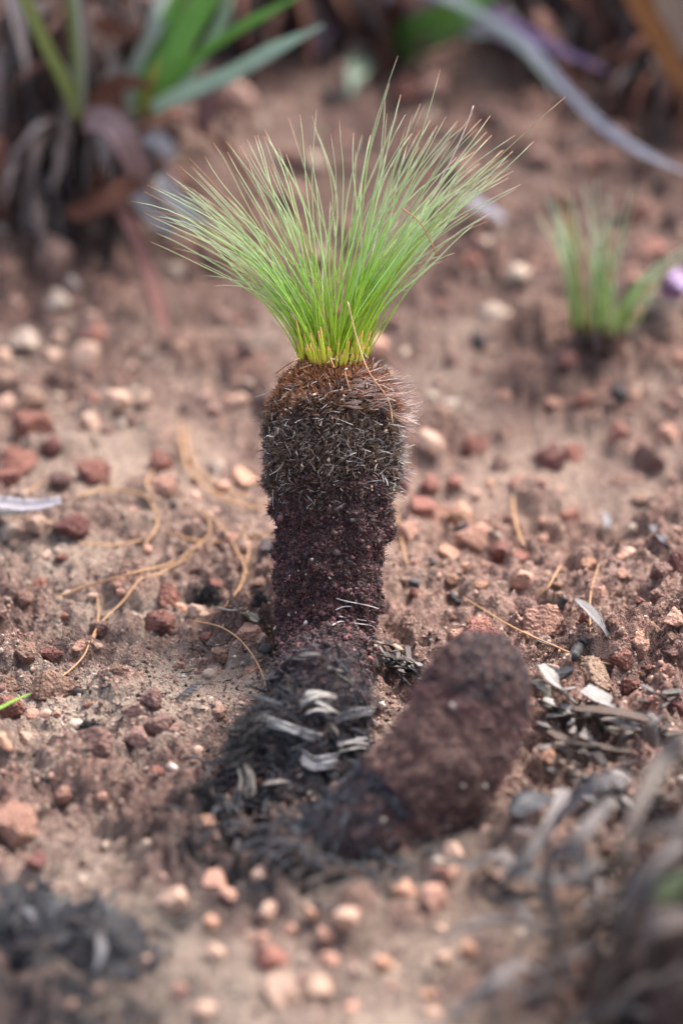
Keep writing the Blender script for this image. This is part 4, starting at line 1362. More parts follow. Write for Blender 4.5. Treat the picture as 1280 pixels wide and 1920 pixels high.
def loose_straw(pts, w, col, label):
    Q = resample(np.array(pts), 20)
    V, F, uv = tube(Q - Q.mean(0), w, 5)
    o = link('dry_straw', mesh_np('dry_straw', V, F, M_STRAW, uv=uv), loc=Q.mean(0))
    o.color = (*col, 1)
    return tag(o, label, 'straw', 'straws caught on the sedge')
def surf_out(px, py, off):
    p, n = surf_at(px, py, TV, TN)
    return p + n * off
yt = ylean(690)
loose_straw([on_y(652, 566, yt - 0.012), on_y(668, 632, yt - 0.017), on_y(690, 695, yt - 0.024), surf_out(708, 750, 0.0042), surf_out(722, 796, 0.0032)], 0.00024, (0.62, 0.38, 0.22), 'long pale straw slanting across the front of the bristly head')
loose_straw([on_y(752, 390, yt - 0.004), on_y(785, 415, yt - 0.004), on_y(806, 450, yt - 0.004), on_y(820, 480, yt - 0.004)], 0.00022, (0.50, 0.28, 0.12), 'bent straw caught in the right of the tuft')
loose_straw([surf_out(518, 694, 0.003), on_y(545, 680, yt - 0.01), on_y(562, 672, yt - 0.008)], 0.00024, (0.50, 0.24, 0.10), 'short orange straw on the left shoulder of the head')
loose_straw([surf_out(641, 712, 0.0032), surf_out(656, 725, 0.0032), surf_out(672, 740, 0.0032)], 0.00028, (0.60, 0.34, 0.18), 'short tan straw bit on the front of the head')
loose_straw([on_y(618, 660, yt - 0.012), surf_out(626, 685, 0.004), surf_out(633, 704, 0.003)], 0.00022, (0.55, 0.27, 0.12), 'tiny straw hanging from the tuft foot')
loose_straw([surf_out(575, 698, 0.003), surf_out(594, 697, 0.003)], 0.00026, (0.60, 0.36, 0.20), 'level straw scrap below the tuft foot')
loose_straw([on_y(887, 198, yt + 0.01), on_y(872, 240, yt + 0.008), on_y(845, 300, yt + 0.004), on_y(805, 375, yt)], 0.00024, (0.62, 0.50, 0.42), 'pale dry blade with a bent tip right in the tuft')

# ------------------------------------------------------------------ leaves, twigs and scraps on the soil
def leaf_thing(name, pts, W, col, label, cat, group=None, mat=None, cup=0.3, thick=0.0004, twist=None, n=26, ref=(0, 0, 1), ragged=0.38, taper=(0.55, 0.9, 1, 1, 0.92, 0.85, 0.5)):
    """pts: (px, py, height above the soil) along the leaf"""
    Q = np.array([at(a, b, h) if len(q) == 3 else q for q in pts for a, b, h in [q]])
    Q = resample(Q, n)
    w = W * np.interp(np.linspace(0, 1, n), np.linspace(0, 1, len(taper)), taper)
    tw = None if twist is None else np.linspace(twist[0], twist[1], n)
    V, F, uv = ribbon(Q - Q.mean(0), w, ref, cup, thick, tw, ragged, len(label) * 7)
    o = link(name, mesh_np(name, V, F, mat or M_DEAD, uv=uv), loc=Q.mean(0))
    o.color = (*col, 1)
    return tag(o, label, cat, group)
GREY, LGREY, DGREY, BGREY = (0.20, 0.175, 0.16), (0.36, 0.325, 0.30), (0.08, 0.068, 0.065), (0.15, 0.115, 0.095)
DG = 'dead leaf scraps right of the stump'
leaf_thing('dead_leaf', [(1012, 1246, .006), (1035, 1275, .007), (1062, 1305, .005), (1085, 1325, .003)], 0.0046, LGREY, 'pale torn leaf scrap slanting down beside the stump', 'leaf scrap', DG)
leaf_thing('dead_leaf', [(1092, 1292, .005), (1125, 1312, .006), (1165, 1330, .005)], 0.0072, (0.340, 0.306, 0.286), 'broad pale grey leaf scrap with square torn end', 'leaf scrap', DG, taper=(0.9, 1, 0.95, 0.7, 0.25))
leaf_thing('dead_leaf', [(1000, 1275, .003), (1018, 1290, .004), (1030, 1308, .003)], 0.0042, (0.272, 0.245, 0.204), 'tan grey scrap touching the stump edge', 'leaf scrap', DG)
leaf_thing('dead_leaf', [(1018, 1310, .004), (1040, 1322, .005), (1058, 1332, .003)], 0.0037, LGREY, 'small pale scrap under the pale torn leaf', 'leaf scrap', DG)
leaf_thing('dead_leaf', [(1072, 1330, .008), (1130, 1334, .010), (1180, 1342, .009), (1220, 1352, .008)], 0.0048, (0.136, 0.102, 0.085), 'long brown grey dead leaf lying level over the others', 'leaf scrap', DG)
leaf_thing('dead_leaf', [(1112, 1348, .005), (1150, 1352, .007), (1185, 1366, .006), (1215, 1372, .004)], 0.0040, (0.231, 0.197, 0.180), 'curved grey leaf under the long brown grey one', 'leaf scrap', DG)
leaf_thing('dead_leaf', [(1085, 1370, .003), (1090, 1346, .012), (1110, 1340, .013), (1128, 1372, .004)], 0.0032, (0.055, 0.045, 0.042), 'dark looped leaf arching below the long grey one', 'leaf scrap', DG)
leaf_thing('dead_leaf', [(1222, 1400, .004), (1216, 1370, .014), (1226, 1345, .018), (1245, 1352, .012)], 0.0053, (0.245, 0.218, 0.211), 'pale leaf curling upright at the end of the scraps', 'leaf scrap', DG)
leaf_thing('dead_leaf', [(1016, 1324, .004), (1050, 1336, .005), (1074, 1352, .003)], 0.0037, (0.163, 0.136, 0.119), 'brown grey leaf scrap below the small pale one', 'leaf scrap', DG)
leaf_thing('dead_leaf', [(1068, 1368, .004), (1095, 1380, .004), (1120, 1398, .003)], 0.0068, (0.286, 0.245, 0.224), 'wide pinkish grey scrap in front of the dark loop', 'leaf scrap', DG)
leaf_thing('dead_leaf', [(1026, 1370, .005), (1070, 1392, .006), (1130, 1402, .006), (1180, 1410, .004)], 0.0040, BGREY, 'dull brown leaf lying below the wide pinkish scrap', 'leaf scrap', DG)
leaf_thing('dead_leaf', [(1056, 1318, .003), (1064, 1330, .006), (1072, 1342, .003)], 0.0036, (0.340, 0.313, 0.299), 'tiny pale upright scrap among the leaves', 'leaf scrap', DG)
leaf_thing('charred_leaf', [(1008, 1248, .003), (1040, 1262, .006), (1075, 1256, .007)], 0.0044, (0.018, 0.018, 0.020), 'black charred leaf flake behind the pale torn scrap', 'charred leaf', mat=M_CHARLEAF, ragged=0.6)
leaf_thing('charred_leaf', [(1040, 1272, .003), (1060, 1268, .005), (1074, 1258, .007)], 0.0040, (0.022, 0.021, 0.022), 'black charred flake tip behind the first one', 'charred leaf', mat=M_CHARLEAF, ragged=0.6)
leaf_thing('charred_leaf', [(965, 1530, .004), (1000, 1502, .008), (1042, 1500, .005)], 0.0096, (0.025, 0.026, 0.032), 'blurred black leaf lying right of the stump foot', 'charred leaf', mat=M_CHARLEAF)
leaf_thing('dead_leaf', [(970, 1550, .004), (985, 1560, .006), (1000, 1552, .004)], 0.0056, (0.130, 0.100, 0.100), 'dark mauve scrap under the blurred black leaf', 'leaf scrap')
leaf_thing('dead_leaf', [(1078, 1122, .003), (1110, 1152, .005), (1138, 1192, .003)], 0.0042, (0.258, 0.238, 0.231), 'grey split leaf lying down the hollow', 'leaf scrap', taper=(0.3, 0.8, 1, 1, 0.9))
leaf_thing('dead_leaf', [(1000, 1195, .002), (1022, 1206, .003), (1045, 1214, .002)], 0.0022, (0.204, 0.190, 0.190), 'thin grey scrap under the crossing straw', 'leaf scrap')
leaf_thing('dead_leaf', [(866, 368, .01), (900, 390, .012), (945, 415, .008)], 0.0104, (0.231, 0.218, 0.245), 'blurred lilac grey leaf fallen far behind the tuft', 'leaf scrap')
leaf_thing('dead_leaf', [(1134, 962, .003), (1138, 985, .005), (1140, 1000, .003)], 0.0028, (0.306, 0.292, 0.299), 'small pale sliver upright in the right field', 'leaf scrap')
leaf_thing('dead_leaf', [(1222, 985, .003), (1240, 1010, .005), (1250, 1028, .003)], 0.0048, (0.163, 0.150, 0.163), 'grey scrap right of the small pale pebble', 'leaf scrap')
leaf_thing('dead_leaf', [(405, 1138, .002), (430, 1144, .003), (462, 1142, .002)], 0.0014, (0.394, 0.367, 0.320), 'thin whitish leaf sliver left of the trunk foot', 'leaf scrap')
leaf_thing('dead_leaf', [(452, 1148, .002), (468, 1156, .003), (482, 1166, .002)], 0.0044, (0.306, 0.265, 0.204), 'pale crumpled scrap beside the whitish sliver', 'leaf scrap', ragged=0.7)
leaf_thing('dead_leaf', [(60, 1208, .003), (64, 1232, .003)], 0.0013, (0.224, 0.184, 0.156), 'tiny grey splinter lying on the left crust', 'leaf scrap', n=6)
leaf_thing('bark_strip', [(-60, 945, .012), (0, 946, .014), (60, 950, .013), (115, 940, .011)], 0.0058, (0.374, 0.340, 0.367), 'curled bark strip with a pale edge over its black underside', 'bark', cup=0.5, thick=0.0012, ref=(0, -0.5, 1), ragged=0.5)
leaf_thing('charred_leaf', [(-60, 962, .006), (0, 962, .007), (52, 958, .007)], 0.0072, (0.020, 0.018, 0.020), 'black charred strip right under the pale curled bark', 'charred leaf', mat=M_CHARLEAF)  # added dark strip that paints the shade in the hollow below the bark
leaf_thing('green_blade', [(-40, 1346, .010), (0, 1328, .010), (30, 1312, .010), (58, 1300, .010)], 0.0016, (0.24, 0.40, 0.06), 'single fresh green blade tip poking in at the edge', 'grass blade', mat=M_LEAF, taper=(1, 1, 0.9, 0.7, 0.15), ragged=0)
leaf_thing('violet_leaf', [(1250, 560, .006), (1265, 535, .016), (1285, 515, .018)], 0.0110, (0.36, 0.24, 0.42), 'blurred violet leaf at the edge beside the small tuft', 'leaf', mat=M_LEAF, ref=(0, -1, 0.5))
# black twig pieces
def twig(pts, w, label, col=(0.022, 0.02, 0.021)):
    Q = resample(np.array([at(a, b, h) for a, b, h in pts]), 12)
    Q += np.stack([gnoise(Q * 300 + k * 7, 3) for k in range(3)], -1) * w * 0.3
    V, F, uv = tube(Q - Q.mean(0), w * (1 + 0.25 * gnoise(Q * 500, 9)), 8)
    o = link('charred_twig', mesh_np('charred_twig', V, F, M_CHARLEAF, uv=uv), loc=Q.mean(0))
    o.color = (*col, 1)
    return tag(o, label, 'twig')
twig([(1074, 1232, .002), (1086, 1212, .003), (1096, 1198, .003)], 0.0018, 'black charred twig piece end in the hollow by the straw')
twig([(1048, 1140, .002), (1058, 1120, .003)], 0.0014, 'short black charcoal bit above the black twig')
twig([(843, 1112, .0015), (852, 1122, .002), (859, 1130, .0015)], 0.0010, 'small black charcoal splinter on the pink slope')
twig([(769, 1088, .0012), (785, 1096, .0014)], 0.0012, 'grey black splinter just right of the stem on the slope', (0.06, 0.06, 0.065))
twig([(806, 1048, .001), (812, 1058, .001)], 0.0008, 'tiny black splinter below the orange row stone')
g = np.random.default_rng(88)
for k in range(34):
    px, py = g.uniform(150, 510), g.uniform(1180, 1420)
    a = g.uniform(0, 3.14); L = g.uniform(6, 17)
    Q = np.array([at(px - math.cos(a) * L, py - math.sin(a) * L * 0.5, 0.0007), at(px + 2, py + 1.5, 0.0009), at(px + math.cos(a) * L, py + math.sin(a) * L * 0.5, 0.0007)])
    Q = resample(Q, 7)
    V, F, uv = tube(Q - Q.mean(0), 0.00022, 4)
    o = link('charred_hair', mesh_np('charred_hair', V, F, M_CHARLEAF, uv=uv), loc=Q.mean(0))
    o.color = (0.018, 0.017, 0.018, 1)
    tag(o, 'tiny black charred hair lying on the pale crust', 'charred hair', 'charred hairs on the pale crust')
# charred fern scrap
A, B = at(330, 1310, .0015), at(368, 1284, .002)
fern = thing('fern_scrap', A, 'small grey black charred fern scrap with five lobes', 'fern scrap')
ax = unit(B - A); side = unit(np.cross(np.array([0, 0, 1.0]), ax)); L = np.linalg.norm(B - A)
V, F, uv = tube(resample([A, (A + B) / 2 + np.array([0, 0, .0006]), B], 8), 0.0003, 5)
o = part('stalk', mesh_np('stalk', V, F, M_CHARLEAF, uv=uv), fern); o.color = (0.05, 0.05, 0.058, 1)
for k in range(5):
    p = A + ax * L * (0.1 + 0.19 * k)
    ln = L * (0.20 + 0.05 * math.sin(k * 1.3))
    tip = p - side * ln + ax * ln * 0.35 + np.array([0, 0, 0.0012])
    V, F, uv = ribbon(resample([p, (p + tip) / 2 + np.array([0, 0, 0.0006]), tip], 7), 0.0019 * np.array([0.9, 1, 1, 1, 0.95, 0.75, 0.3]), (0, 0, 1), 0.2, 0.0003)
    o = part('lobe', mesh_np('lobe', V, F, M_CHARLEAF, uv=uv), fern); o.color = (0.06, 0.062, 0.075, 1)
# tufts of charred fluff
def fluff(px, py, w, label, n=500, seed=1):
    g = np.random.default_rng(seed)
    p = at(px, py, 0.001)
    root = thing('charred_fluff', p, label, 'charred fluff', 'charred fluff on the left soil')
    sz = w * mpp(p)
    Pq = p + g.normal(0, 1, (n, 3)) * np.array([0.25, 0.15, 0.03]) * sz
    Pq[:, 2] = gz(Pq[:, 0], Pq[:, 1]) + 0.0004
    D = unit(g.normal(0, 1, (n, 3)) * np.array([1, 1, 0.4]) + np.array([0, 0, 0.5]))
    o = bristles('fibres', root, Pq, D, g.uniform(0.15, 0.4, n) * sz, g.uniform(0.00009, 0.00016, n), np.tile([[0.010, 0.010, 0.011]], (n, 1)), np.tile([[0.022, 0.022, 0.024]], (n, 1)), g, 0.4)
    return root
fluff(386, 1112, 48, 'black charred fluff wad beside the tan chips', 600, 1)
fluff(170, 1362, 38, 'black charred fluff wad on the mauve clod', 450, 2)
fluff(490, 1120, 34, 'black charred wisps against the left edge of the stem', 260, 3)
fluff(500, 1190, 30, 'black charred wisps beside the pinkish stone', 160, 4)
fluff(385, 1500, 70, 'black charred wisps left of the lying burnt foot', 500, 5)
# shredded grey leaf pile at the right of the trunk foot
g = np.random.default_rng(99)
for k in range(46):
    t = g.random()
    px, py = 712 + 78 * t + g.normal(0, 8), 1222 + 44 * t + g.normal(0, 9)
    a = g.uniform(-0.5, 1.6)
    L = g.uniform(9, 22)
    h = g.uniform(0.001, 0.005)
    c = random.choice([GREY, LGREY, (0.40, 0.37, 0.34), DGREY, (0.20, 0.17, 0.16)])
    leaf_thing('leaf_shred', [(px - L * math.cos(a), py - L * math.sin(a) * 0.8, h), (px, py, h + 0.001), (px + L * math.cos(a), py + L * math.sin(a) * 0.8, h * 0.6)],
               g.uniform(0.0006, 0.0020), c, 'grey shred in the frayed leaf pile beside the trunk foot', 'leaf scrap', 'frayed leaf pile', n=10, ragged=0.5, taper=(0.5, 1, 0.9, 0.9, 0.7))
# loose small litter among the dead leaves right of the stump
for k in range(60):
    px, py = g.uniform(1000, 1260), g.uniform(1290, 1520)
    a = g.uniform(-0.7, 0.9); L = g.uniform(10, 30); h = g.uniform(0.001, 0.005)
    c = random.choice([GREY, LGREY, DGREY, BGREY, (0.42, 0.37, 0.34)])
    leaf_thing('leaf_shred', [(px - L * math.cos(a), py - L * math.sin(a), h), (px, py, h + 0.002), (px + L * math.cos(a), py + L * math.sin(a), h * 0.6)],
               g.uniform(0.0010, 0.0034), c, 'small grey shred in the litter right of the burnt stump', 'leaf scrap', 'leaf litter right of the stump', n=10, ragged=0.5, taper=(0.5, 1, 0.9, 0.9, 0.6))

# ------------------------------------------------------------------ withered clump in the near right corner
g = np.random.default_rng(123)
cb_ = np.array([0.098, -0.195, 0.0]); cb_[2] = gz(cb_[0], cb_[1])
wither = thing('withered_plant', cb_, 'withered shaggy clump of grey dead leaves in the blurred corner', 'dead plant')
def mound(name, root, c, rx, ry, rz, mat, seed):
    V, F = ICO5
    V = V * (1 + 0.22 * fbm(V * 2.2 + seed, 3, seed) + 0.16 * fbm(V * 6 + seed, 3, seed + 3, billow=True))[:, None]
    V = V * np.array([rx, ry, rz]) + c
    return part(name, mesh_np(name, V, F, mat), root)
mound('dead_core', wither, cb_ + np.array([0.026, 0, 0.008]), 0.046, 0.060, 0.050, M_BARK2, 3)
WC = [(0.18, 0.148, 0.132), (0.11, 0.088, 0.078), (0.24, 0.205, 0.19), (0.07, 0.055, 0.05), (0.30, 0.265, 0.255), (0.16, 0.105, 0.08)]
def droop_leaf(root, base, az, L, W, rise, fall, col, mat=M_DEAD, name='dead_leaf', twist=(0, 0), n=16, cup=0.4, crumple=0.0015):
    d = np.array([math.cos(az), math.sin(az), 0])
    pts = [base, base + d * L * 0.3 + np.array([0, 0, rise]), base + d * L * 0.65 + np.array([0, 0, rise * 0.8 - fall * 0.35]), base + d * L + np.array([0, 0, rise * 0.4 - fall])]
    Q = resample(pts, n)
    kx = g.uniform(0, 99)
    Q = Q + crumple * np.linspace(0.1, 1, n)[:, None] * np.stack([gnoise(np.stack([np.arange(n) * 0.33, np.full(n, kx), np.full(n, 5.0 * c)], -1), 4) for c in range(3)], -1) * 1.6
    Q[:, 2] = np.maximum(Q[:, 2], gz(Q[:, 0], Q[:, 1]) + 0.0015)
    w = W * np.interp(np.linspace(0, 1, n), [0, 0.15, 0.6, 1], [0.7, 1, 0.85, 0.12])
    V, F, uv = ribbon(Q, w, (0.02, 0.03, 1), cup, 0.0006, np.linspace(twist[0], twist[1], n), 0.15, int(g.integers(1, 900)))
    o = part(name, mesh_np(name, V, F, mat, uv=uv), root)
    o.color = (*col, 1)
    return o
for k in range(225):
    a = g.uniform(0, 6.28)
    b = cb_ + np.array([0.022 + math.cos(a) * 0.036 * g.random(), math.sin(a) * 0.050 * g.random(), g.uniform(0.01, 0.066)])
    az = a + g.normal(0, 0.6)
    droop_leaf(wither, b, az, g.uniform(0.010, 0.036), g.uniform(0.0012, 0.0040), g.uniform(-0.004, 0.016), g.uniform(0.0, 0.036), WC[g.integers(0, 6)], twist=(g.normal(0, 0.8), g.normal(0, 1.8)), crumple=0.004)
for k in range(60):
    b = cb_ + np.array([g.uniform(-0.045, 0.0), g.uniform(-0.05, 0.06), 0.0])
    b[2] = gz(b[0], b[1]) + g.uniform(0.002, 0.014)
    droop_leaf(wither, b, g.uniform(0, 6.28), g.uniform(0.012, 0.04), g.uniform(0.0014, 0.004), g.uniform(-0.002, 0.01), g.uniform(0.0, 0.02), WC[g.integers(0, 6)], twist=(g.normal(0, 0.8), g.normal(0, 1.8)), crumple=0.004)
# leaves that reach out of it, seen apart in the photograph
for pts, w, c in [([(1060, 1480, .012), (1020, 1560, .028), (960, 1640, .020), (915, 1690, .004)], 0.0042, (0.223, 0.198, 0.192)),
                  ([(1150, 1500, .04), (1090, 1560, .046), (1020, 1640, .034), (1040, 1740, .018), (1058, 1830, .008)], 0.0037, (0.205, 0.180, 0.174)),
                  ([(1180, 1460, .05), (1120, 1470, .05), (1050, 1530, .036), (1000, 1580, .02)], 0.0042, (0.223, 0.198, 0.198)),
                  ([(1280, 1380, .06), (1240, 1430, .055), (1190, 1520, .05), (1160, 1640, .04)], 0.0053, (0.149, 0.124, 0.112)),
                  ([(1320, 1560, .06), (1240, 1600, .06), (1180, 1680, .05), (1150, 1800, .03)], 0.0047, (0.186, 0.161, 0.155)),
                  ([(1300, 1720, .06), (1220, 1740, .06), (1150, 1820, .04), (1110, 1920, .02)], 0.0053, (0.124, 0.099, 0.093)),
                  ([(1120, 1620, .03), (1060, 1650, .032), (985, 1640, .022), (930, 1620, .010)], 0.0037, (0.236, 0.211, 0.198))]:
    Q = resample([at(a, b, h) for a, b, h in pts], 18)
    ww = w * np.interp(np.linspace(0, 1, 18), [0, 0.2, 0.7, 1], [0.8, 1, 0.9, 0.2])
    V, F, uv = ribbon(Q, ww, (0.1, -0.4, 1), 0.35, 0.0006, np.linspace(0, 0.6, 18), 0.15, 5)
    o = part('dead_leaf', mesh_np('dead_leaf', V, F, M_DEAD, uv=uv), wither)
    o.color = (*c, 1)
# pale green new shoot in it
sh = at(1240, 1690, 0.05)
V, F, uv = ribbon(resample([sh, sh + np.array([0.002, -0.002, 0.006]), sh + np.array([0.005, -0.003, 0.010])], 8), 0.006 * np.array([0.5, 0.9, 1, 1, 0.9, 0.7, 0.5, 0.2]), (0, -1, 0.3), 0.3, 0.0005)
o = part('green_shoot', mesh_np('green_shoot', V, F, M_LEAF, uv=uv), wither); o.color = (0.36, 0.45, 0.26, 1); o['label'] = 'pale green new shoot'

# ------------------------------------------------------------------ strap-leaved plant, upper left
g = np.random.default_rng(140)
cl = at(150, 440)
plant = thing('strap_leaf_plant', cl, 'strap-leaved green plant on a dark shaggy dead base behind at left', 'plant')
py_ = float(cl[1]) + 0.03
core1 = on_y(105, 330, py_); core2 = on_y(235, 330, py_ + 0.03)
m1 = mpp(core1)
mound('dead_base', plant, np.array([core1[0], py_ + 0.03, cl[2] + 0.04]), 115 * m1, 0.035, 0.070, M_BARK2, 7)
mound('dead_base', plant, np.array([core2[0], py_ + 0.06, cl[2] + 0.04]), 80 * m1, 0.035, 0.06, M_BARK2, 9)
DC = [(0.085, 0.062, 0.058), (0.045, 0.034, 0.034), (0.14, 0.108, 0.104), (0.16, 0.062, 0.042), (0.22, 0.115, 0.090), (0.14, 0.058, 0.038), (0.22, 0.185, 0.185)]
for k in range(120):
    px = g.uniform(-30, 310)
    h = g.uniform(0.012, 0.108)
    b = np.array([on_y(px, 330, py_)[0], py_ + (g.uniform(-0.03, 0.0) if h < 0.055 else g.uniform(0.0, 0.04)), cl[2] + h])
    az = g.uniform(math.pi * 1.0, math.pi * 2.0)
    droop_leaf(plant, b, az, g.uniform(0.02, 0.05), g.uniform(0.004, 0.009), g.uniform(-0.004, 0.012), g.uniform(0.01, 0.045), DC[g.integers(0, 7)], twist=(g.normal(0, 0.5), g.normal(0, 1.2)), n=12)
def sight_leaf(root, pts, W, col, name='leaf', mat=M_LEAF, ref=(0, -1, 0.35), taper=((0, 0.75), (0.2, 1), (0.75, 0.9), (1, 0.1)), cup=0.35, tw=(0, 0), n=26, thick=0.0006, label=None):
    """pts: (px, py, y) places along a leaf in the air, y its distance behind the trunk"""
    Q = resample([on_y(*p) for p in pts], n)
    w = W * np.interp(np.linspace(0, 1, n), [t[0] for t in taper], [t[1] for t in taper])
    V, F, uv = ribbon(Q, w, ref, cup, thick, np.linspace(tw[0], tw[1], n), 0.04, 3)
    o = part(name, mesh_np(name, V, F, mat, uv=uv), root)
    o.color = (*col, 1)
    if label:
        o['label'] = label
    return o
GR, GR2, OLV, PGR = (0.17, 0.38, 0.07), (0.22, 0.45, 0.10), (0.30, 0.37, 0.13), (0.38, 0.50, 0.38)
y1 = py_ - 0.050; y2 = py_ - 0.030
sight_leaf(plant, [(148, 225, y1), (120, 150, y1 - .01), (75, 60, y1 - .02), (20, -70, y1 - .03), (-30, -200, y1 - .03)], 0.0059, OLV)
sight_leaf(plant, [(150, 220, y1), (146, 120, y1), (138, 20, y1), (130, -120, y1 + .01), (118, -260, y1 + .03)], 0.0048, (0.21, 0.28, 0.07))
sight_leaf(plant, [(156, 220, y1), (154, 120, y1 - .004), (146, 20, y1 - .004), (140, -110, y1)], 0.0031, (0.36, 0.38, 0.30))
for pts, w, c in [([(245, 225, y2), (250, 140, y2), (300, 40, y2), (350, -60, y2 + .02), (400, -170, y2 + .04)], 0.0067, (0.36, 0.40, 0.34)),
                  ([(262, 215, y2), (275, 130, y2), (320, 30, y2), (360, -60, y2), (400, -160, y2 + .02)], 0.0073, GR2),
                  ([(275, 215, y2 - .01), (310, 130, y2 - .01), (350, 50, y2 - .01), (400, -50, y2 - .01), (450, -160, y2)], 0.0082, GR2),
                  ([(285, 210, y2 - .015), (330, 120, y2 - .02), (375, 40, y2 - .02), (425, -40, y2 - .02), (470, -120, y2)], 0.0062, GR),
                  ([(290, 205, y2), (350, 125, y2 - .01), (430, 65, y2 - .02), (500, 25, y2 - .03), (580, -20, y2 - .03)], 0.0048, GR),
                  ([(268, 215, y2 - .02), (285, 150, y2 - .03), (300, 108, y2 - .03)], 0.0037, (0.32, 0.29, 0.07)),
                  ([(285, 205, y2 - .03), (340, 178, y2 - .045), (430, 140, y2 - .055), (520, 90, y2 - .06), (605, 48, y2 - .06)], 0.0076, PGR)]:
    sight_leaf(plant, pts, w, c)
for pts, w, c in [([(255, 220, y2 + .01), (262, 140, y2 + .01), (285, 50, y2 + .01), (310, -60, y2 + .02)], 0.0047, (0.46, 0.50, 0.44)),
                  ([(280, 212, y2 - .005), (325, 120, y2 - .005), (372, 20, y2 - .005), (400, -70, y2)], 0.0051, (0.40, 0.52, 0.36)),
                  ([(270, 212, y2), (300, 110, y2), (338, 0, y2), (365, -110, y2)], 0.0059, GR2),
                  ([(292, 208, y2 + .01), (352, 140, y2 + .01), (410, 50, y2 + .01), (450, -50, y2 + .01)], 0.0051, PGR)]:
    sight_leaf(plant, pts, w, c)
BRL, PBL = (0.15, 0.062, 0.040), (0.32, 0.21, 0.20)
for pts, w, c in [([(160, 225, y1 - .01), (205, 230, y1 - .02), (235, 268, y1 - .025), (262, 330, y1 - .02), (255, 360, y1 - .01)], 0.013, PBL),
                  ([(165, 215, y1), (205, 165, y1), (250, 155, y1 - .01), (288, 165, y1 - .01)], 0.008, BRL),
                  ([(255, 340, y1 - .02), (205, 372, y1 - .03), (160, 395, y1 - .03), (120, 400, y1 - .02)], 0.010, BRL),
                  ([(205, 370, y1 - .02), (245, 420, y1 - .03), (275, 500, y1 - .04), (300, 580, y1 - .06), (312, 640, y1 - .075)], 0.0068, (0.28, 0.13, 0.11)),
                  ([(180, 40, y1 + .02), (220, 55, y1 + .02), (262, 68, y1 + .01)], 0.008, BRL),
                  ([(390, 150, y2 + .02), (388, 200, y2 + .02), (375, 260, y2 + .02)], 0.009, (0.26, 0.15, 0.16)),
                  ([(300, 215, y2), (275, 235, y2 - .02), (262, 260, y2 - .02)], 0.007, BRL),
                  ([(200, 90, y1 + .02), (215, 130, y1 + .02), (190, 190, y1 + .01)], 0.008, (0.25, 0.20, 0.18)),
                  ([(240, 330, y1), (285, 400, y1 - .01), (330, 440, y1 - .02)], 0.010, (0.34, 0.31, 0.30)),
                  ([(300, 330, y1), (340, 390, y1 - .01), (390, 430, y1 - .02)], 0.011, (0.42, 0.39, 0.38)),
                  ([(270, 250, y1), (310, 275, y1 - .01), (320, 310, y1 - .01)], 0.009, (0.40, 0.37, 0.38))]:
    sight_leaf(plant, pts, w, c, 'dead_leaf', M_DEAD)

# ------------------------------------------------------------------ plant beyond the top edge: arching lilac leaves
bp = at(760, 60)
lil = thing('lilac_leaf_plant', bp, 'plant with long arching lilac grey leaves behind the tuft', 'plant')
yb = float(bp[1])
mound('dead_base', lil, np.array([bp[0] - 0.03, yb + 0.02, bp[2] + 0.02]), 0.055, 0.045, 0.05, M_BARK2, 12)
ya = 0.42
sight_leaf(lil, [(700, 20, yb), (760, -30, yb - .12), (830, -5, ya + .05), (900, 28, ya + .02), (985, 82, ya), (1050, 155, ya - .02), (1120, 228, ya - .04), (1200, 284, ya - .07), (1310, 335, ya - .15)], 0.0048, (0.40, 0.39, 0.44), mat=M_LEAF, n=40)
sight_leaf(lil, [(720, 20, yb), (800, -10, ya + .12), (880, 12, ya + .06), (960, 52, ya + .04), (1040, 90, ya + .03), (1140, 134, ya + .02)], 0.0090, (0.33, 0.22, 0.36), mat=M_LEAF)
sight_leaf(lil, [(700, 10, yb), (770, -20, ya + .12), (850, 5, ya + .03), (930, 50, ya), (1000, 115, ya - .02), (1050, 190, ya - .04)], 0.0036, (0.34, 0.40, 0.34))
sight_leaf(lil, [(720, 30, yb), (790, 20, ya + .12), (870, 40, ya + .08), (950, 75, ya + .06), (1020, 120, ya + .05)], 0.0042, (0.36, 0.28, 0.40))
sight_leaf(lil, [(720, 110, yb), (770, 80, ya + .12), (840, 38, ya + .05), (900, 0, ya + .05), (960, -50, ya + .05)], 0.022, (0.13, 0.27, 0.06))
sight_leaf(lil, [(720, 100, yb), (780, 68, ya + .12), (850, 62, ya + .05), (925, 66, ya + .04)], 0.0120, (0.26, 0.33, 0.27))
sight_leaf(lil, [(700, 90, yb), (670, 130, yb - .06), (655, 180, yb - .08)], 0.014, (0.22, 0.28, 0.20))
sight_leaf(lil, [(640, 20, yb), (600, 60, yb - .03), (590, 110, yb - .03)], 0.014, (0.22, 0.15, 0.24))
g = np.random.default_rng(150)
for k in range(60):
    b = np.array([bp[0] - 0.03 + g.uniform(-0.06, 0.05), yb + 0.02 + g.uniform(-0.04, 0.02), bp[2] + g.uniform(0.01, 0.07)])
    droop_leaf(lil, b, g.uniform(math.pi * 0.9, math.pi * 2.1), g.uniform(0.03, 0.07), g.uniform(0.006, 0.012), g.uniform(-0.004, 0.012), g.uniform(0.01, 0.05), DC[g.integers(0, 6)], twist=(g.normal(0, 0.5), g.normal(0, 1.2)), n=12)

